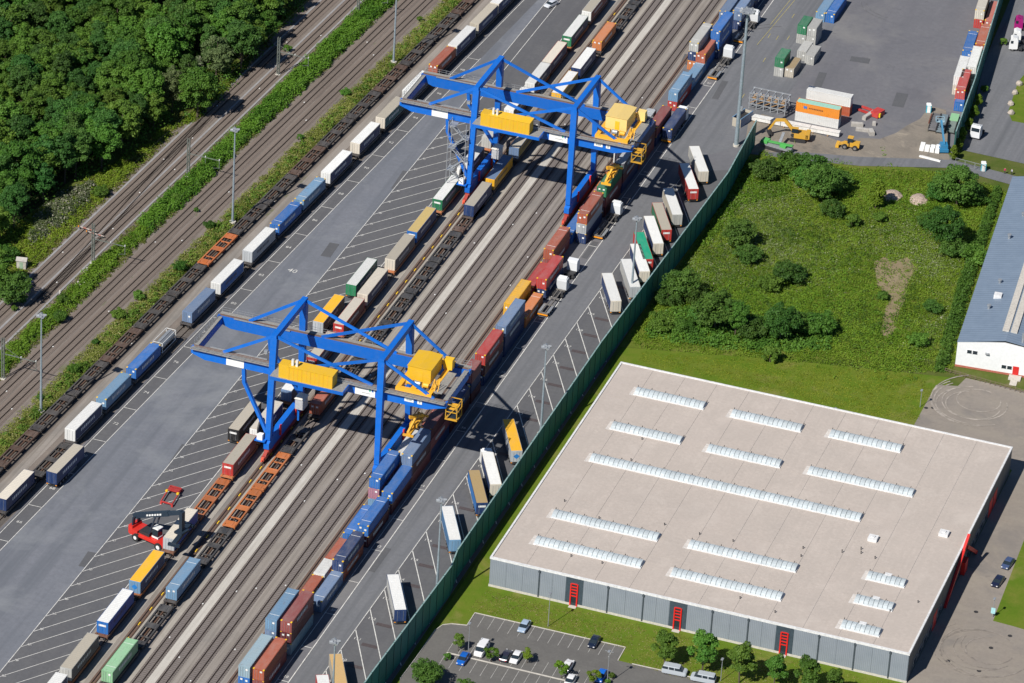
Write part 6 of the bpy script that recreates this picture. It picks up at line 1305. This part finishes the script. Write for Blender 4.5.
t = thing('white_board', 'long white board lying in front of the boom lift', 'board', (*G(919,157), 0), -.12); put('board', MB().box(0,5.6,0,.5,0,.35).mesh('board',[m_sign]), t); put('board', MB().box(.4,5.0,.6,1.0,0,.25).mesh('board',[m_plinth]), t)
t = thing('mesh_gate', 'galvanised mesh gate at the end of the upper right wall', 'gate', (*G(955,165), 0), -.12)
for k in range(3):
    f = put('gate_panel', MB().box(k*2.6,k*2.6+2.5,-.03,.03,1.95,2.05).box(k*2.6,k*2.6+2.5,-.03,.03,.15,.22).box(k*2.6,k*2.6+.06,-.03,.03,.15,2.0).box(k*2.6+2.44,k*2.6+2.5,-.03,.03,.15,2.0).mesh('gate_panel',[m_galv]), t)
    mb = MB()
    for q in range(11): mb.box(k*2.6+.1+q*.23,k*2.6+.12+q*.23,-.01,.01,.2,2.0)
    put('bars', mb.mesh('bars',[m_galv]), f, kind='stuff')
# side road: lorries, boulders, people
cab('white lorry tractor facing the camera beside the upper right wall', *G(977,136), math.pi-.05, chassis=False)
for px, py, lab, c in ((1018,50,'white lorry tractor, nearest in the row at the top right edge',(.78,.78,.78)),(1021,43,'white lorry tractor, middle of the row at the top right edge',(.78,.78,.78)),(1023,30,'magenta lorry tractor behind the white ones at the right edge',(.30,.01,.14))):
    cab(lab, *G(px, py), math.pi/2+.2, c, chassis=False)
for px, py, lab in ((1011,114,'lowest boulder at the corner of the lawn beside the side road'),(1010.5,105,'second boulder from the bottom beside the side road'),(1015,94,'third boulder from the bottom beside the side road'),(1019,85,'uppermost boulder on the lawn edge beside the side road')):
    x, y = G(px, py); t = thing('boulder', lab, 'boulder', (x, y, 0), rnd.random()*6, 'boulders along the side road')
    rr = rnd.uniform(.7,.95); rings = []
    for z, f in ((0,.8),(.35,1.0),(.8,.85),(1.15,.45)): rings.append([(rr*f*math.cos(a)*rnd.uniform(.8,1.15), rr*f*math.sin(a)*rnd.uniform(.8,1.15), z) for a in [2*math.pi*i/8 for i in range(8)]])
    put('stone', MB().loft(rings).mesh('stone',[plain('sandstone',(.40,.35,.30),.9)]), t)
def person(px, py, top, legs, label, rz=0):
    x, y = G(px, py); me = bpy.data.meshes.new('body')
    V = [(0,0,.95),(0,0,1.2),(0,0,1.42),(0,-.01,1.52),(0,0,1.66),(.09,0,.9),(.11,.03,.5),(.12,0,.06),(.12,-.14,.04),(-.09,0,.9),(-.11,-.08,.5),(-.12,.05,.06),(-.12,-.1,.04),(.2,0,1.40),(.26,.02,1.13),(.24,-.14,.92),(-.2,0,1.40),(-.27,.02,1.13),(-.25,-.12,.92)]
    E_ = [(0,1),(1,2),(2,3),(3,4),(0,5),(5,6),(6,7),(7,8),(0,9),(9,10),(10,11),(11,12),(2,13),(13,14),(14,15),(2,16),(16,17),(17,18)]
    Rr = [.15,.15,.17,.06,.11,.09,.07,.05,.04,.09,.07,.05,.04,.07,.05,.035,.07,.05,.035]
    me.from_pydata(V, E_, []); o = bpy.data.objects.new('body', me); C.objects.link(o); md_ = o.modifiers.new('s','SKIN'); o.modifiers.new('u','SUBSURF').levels = 1
    for i, r in enumerate(Rr): me.skin_vertices[0].data[i].radius = (r, r*.8)
    me.skin_vertices[0].data[0].use_root = True
    dg = bpy.context.evaluated_depsgraph_get(); dg.update(); m2 = bpy.data.meshes.new_from_object(o.evaluated_get(dg)); bpy.data.objects.remove(o)
    m2.materials.clear()
    for mt in (plain('shirt', top, .8), plain('trousers', legs, .8), plain('skin', (.45,.27,.2), .6), plain('hair', (.06,.04,.03), .7)): m2.materials.append(mt)
    for f in m2.polygons:
        z = f.center.z; f.material_index = 0 if .98 < z < 1.46 else (1 if z <= .98 else (3 if z > 1.66 or f.center.y > .04 else 2))
        if abs(f.center.x) > .2 and z < 1.0: f.material_index = 2
        f.use_smooth = True
    t = thing('person', label, 'person', (x, y, 0), rz); put('body', m2, t); return t
person(1004.5,174,(.45,.03,.10),(.03,.03,.05),'person in a dark red top standing beside the side road',.4)
person(1011.5,175,(.38,.38,.42),(.03,.03,.04),'person in a grey top standing beside the hall roof corner',-.5)
# ------------------------------------------------------------------ car park details
segs = []
dy = Vector((0, 1))
for px, py in ((484.6,616.5),(495,619),(507,622),(517,625.5)): pass
xA, yA = G(475,613); xB, yB = G(625.4,647.5)
nbay = 15
for k in range(nbay+1):
    x = xA+(xB-xA)*k/nbay; y = yA+(yB-yA)*k/nbay; segs.append(((x, y-.15), (x+.05, y-4.9)))
marking('car_bay_lines', segs, .10, .05, m_line2)
def isl(name, pp, z): return sheet(name, P(*pp), z, m_lawn)
x0_, y0_ = G(455,640); x1_, y1_ = G(612,677)
segs = []
for k in range(16):
    x = x0_+(x1_-x0_)*k/15; y = y0_+(y1_-y0_)*k/15; segs.append(((x, y-.2), (x+.05, y-4.6))); segs.append(((x, y-5.6), (x+.05, y-10.4)))
marking('car_bay_lines', segs, .10, .05, m_line2); marking('car_bay_lines', [((x0_,y0_-5.1),(x1_,y1_-5.1))], .5, .055, m_plinth)
segs = []
def kerb(pts):
    mb = MB()
    for (a, c), (d, e) in zip(pts[:-1], pts[1:]): mb.beam((a,c,.03),(d,e,.03),.16,.24)
    o = put('kerb', mb.mesh('kerb',[m_plinth]), kind='structure')
kerb(CPK[0:3]); kerb(CPK[3:7]); kerb([CPK[-1]]+[CPK[0]]); kerb(CPK[-6:])
for px, py, H, lab, rz in ((548,626.5,8.2,'lamp post on the lawn between warehouse and car park',0),(607,684,8,'double lamp post at the end of the second parking island',0),(720.6,681,5.4,'lamp post beside the third lawn tree',0),(920,407,4.4,'short lamp post on the lawn beside the pale yard',0),(992.5,617,4.6,'lamp post with a pale blue sign at the lawn corner',0),(468,656,8,'lamp post at the head of the parking island',0),(835,414.5,1.6,'short post on the lawn behind the warehouse roof edge',0)):
    x, y = G(px, py); t = thing('lamp_post', lab, 'lamp post', (x, y, 0), rz); put('pole', MB().cyl((0,0,0),(0,0,H),.09,.06,n=8).mesh('pole',[m_galv]), t)
    put('lamp_head', MB().box(-.25,.25,-.6,.25,H,H+.14).mesh('lamp_head',[m_galv]), t)
    if 'sign' in lab: put('sign', MB().box(-.45,.45,-.12,-.06,.9,2.3).mesh('sign',[plain('pale_blue_sign',(.35,.62,.66),.5)]), t)
    if 'double' in lab: put('lamp_arm', MB().beam((-.9,0,H-.1),(.9,0,H-.1),.08).mesh('lamp_arm',[m_galv]), t)
# drains and manhole covers on the pale yard
for px, py in ((976,612),(991,648),(948,661),(979,671),(1010,636),(676+250,408),(933,408)):
    x, y = G(px, py); sheet('manhole_cover', [(x+.5*math.cos(a), y+.5*math.sin(a)) for a in [i*math.pi/4 for i in range(8)]], .055, m_dark)
# low rail fence behind the white hall's yard
t = thing('rail_fence', 'low post and rail fence in front of the white hall', 'fence', (*G(945,372), 0)); q0 = Vector(G(945,372)); q1 = Vector(G(1035,397))
for k in range(19):
    v = (q1-q0)*k/18; put('post', MB().box(v.x-.06,v.x+.06,v.y-.06,v.y+.06,0,1.1).mesh('post',[plain('fence_timber',(.16,.12,.08),.9)]), t)
for z in (.5, 1.0): put('rail', MB().beam((0,0,z),((q1-q0).x,(q1-q0).y,z),.06,.1).mesh('rail',[plain('fence_timber',(.16,.12,.08),.9)]), t)
# sandy heap and pale boulders in the meadow
for px, py, lab in ((893,196,'heap of pale brushwood in the upper meadow'),(918,200,'heap of pale pinkish stones in the upper meadow')):
    x, y = G(px, py); t = thing('brush_heap', lab, 'heap', (x, y, 0)); rings = []
    for z, f in ((0,1.0),(.5,.85),(1.0,.5),(1.2,.15)): rings.append([(2.6*f*math.cos(a)*rnd.uniform(.8,1.2), 2.9*f*math.sin(a)*rnd.uniform(.8,1.2), z) for a in [2*math.pi*i/12 for i in range(12)]])
    put('mound', MB().loft(rings).mesh('mound',[plain('pinkish_earth',(.36,.28,.23),.95,var=.5,scale=3)]), t)

def arc_marks(cx, cy, specs, z=.07, name='tyre_marks', col=(.07,.07,.072)):
    mb = MB(); m = plain('tyre_rubber_mark', col, .9, var=.4, scale=.7)
    for r, a0, a1, w_, ox, oy in specs:
        n = 26; pts = []
        for i in range(n+1):
            a = a0+(a1-a0)*i/n; pts.append((cx+ox+(r-w_/2)*math.cos(a), cy+oy+(r-w_/2)*math.sin(a), z)); pts.append((cx+ox+(r+w_/2)*math.cos(a), cy+oy+(r+w_/2)*math.sin(a), z))
        mb.add(pts, [(2*i,2*i+1,2*i+3,2*i+2) for i in range(n)]); z += .0008
    return put(name, mb.mesh(name, [m]), kind='structure')
x, y = G(790,52); arc_marks(x, y, [(15,2.0,4.1,.28,0,0),(16.6,2.1,4.0,.22,0,0)], col=(.135,.135,.145))
x, y = G(900,5); arc_marks(x, y, [(9,3.4,4.6,.25,0,0),(10.4,3.4,4.6,.22,0,0)], z=.08, col=(.135,.135,.145))
x, y = G(985,650); arc_marks(x, y, [(5+k*.9,rnd.uniform(0,3),rnd.uniform(4,6.8),.22,rnd.uniform(-1.5,1.5),rnd.uniform(-2,2)) for k in range(7)], z=.08, col=(.235,.207,.182))
x, y = G(978,405); arc_marks(x, y, [(5+k*1.2,rnd.uniform(0,3),rnd.uniform(4,6.8),.3,rnd.uniform(-1.5,1.5),rnd.uniform(-2,2)) for k in range(7)], z=.08, col=(.315,.28,.245))

m_patch = ground_mat('asphalt_patch', [(.105,.108,.118),(.12,.122,.13),(.13,.13,.138)], (.1,.5,2), bumpd=.01)
for k, (px, py, a, c, rz) in enumerate(((180,455,2.2,9,.06),(235,395,1.6,14,.05),(330,250,2.4,7,.05),(90,560,3,6,.07),(400,180,1.5,10,.06),(300,330,1.2,18,.05),(590,250,1.4,9,0),(470,420,1.5,12,0),(380,560,1.3,10,0),(690,60,4,6,.1),(860,60,5,3,.1),(900,100,3,8,.1),(820,80,2,9,.1),(720,90,1.6,11,.05))):
    x, y = G(px, py); q = [(x+i*a*math.cos(rz)-j*c*math.sin(rz), y+i*a*math.sin(rz)+j*c*math.cos(rz)) for i, j in ((-.5,-.5),(.5,-.5),(.5,.5),(-.5,.5))]
    sheet('repair_patch', q, .034+.001*k, m_patch)
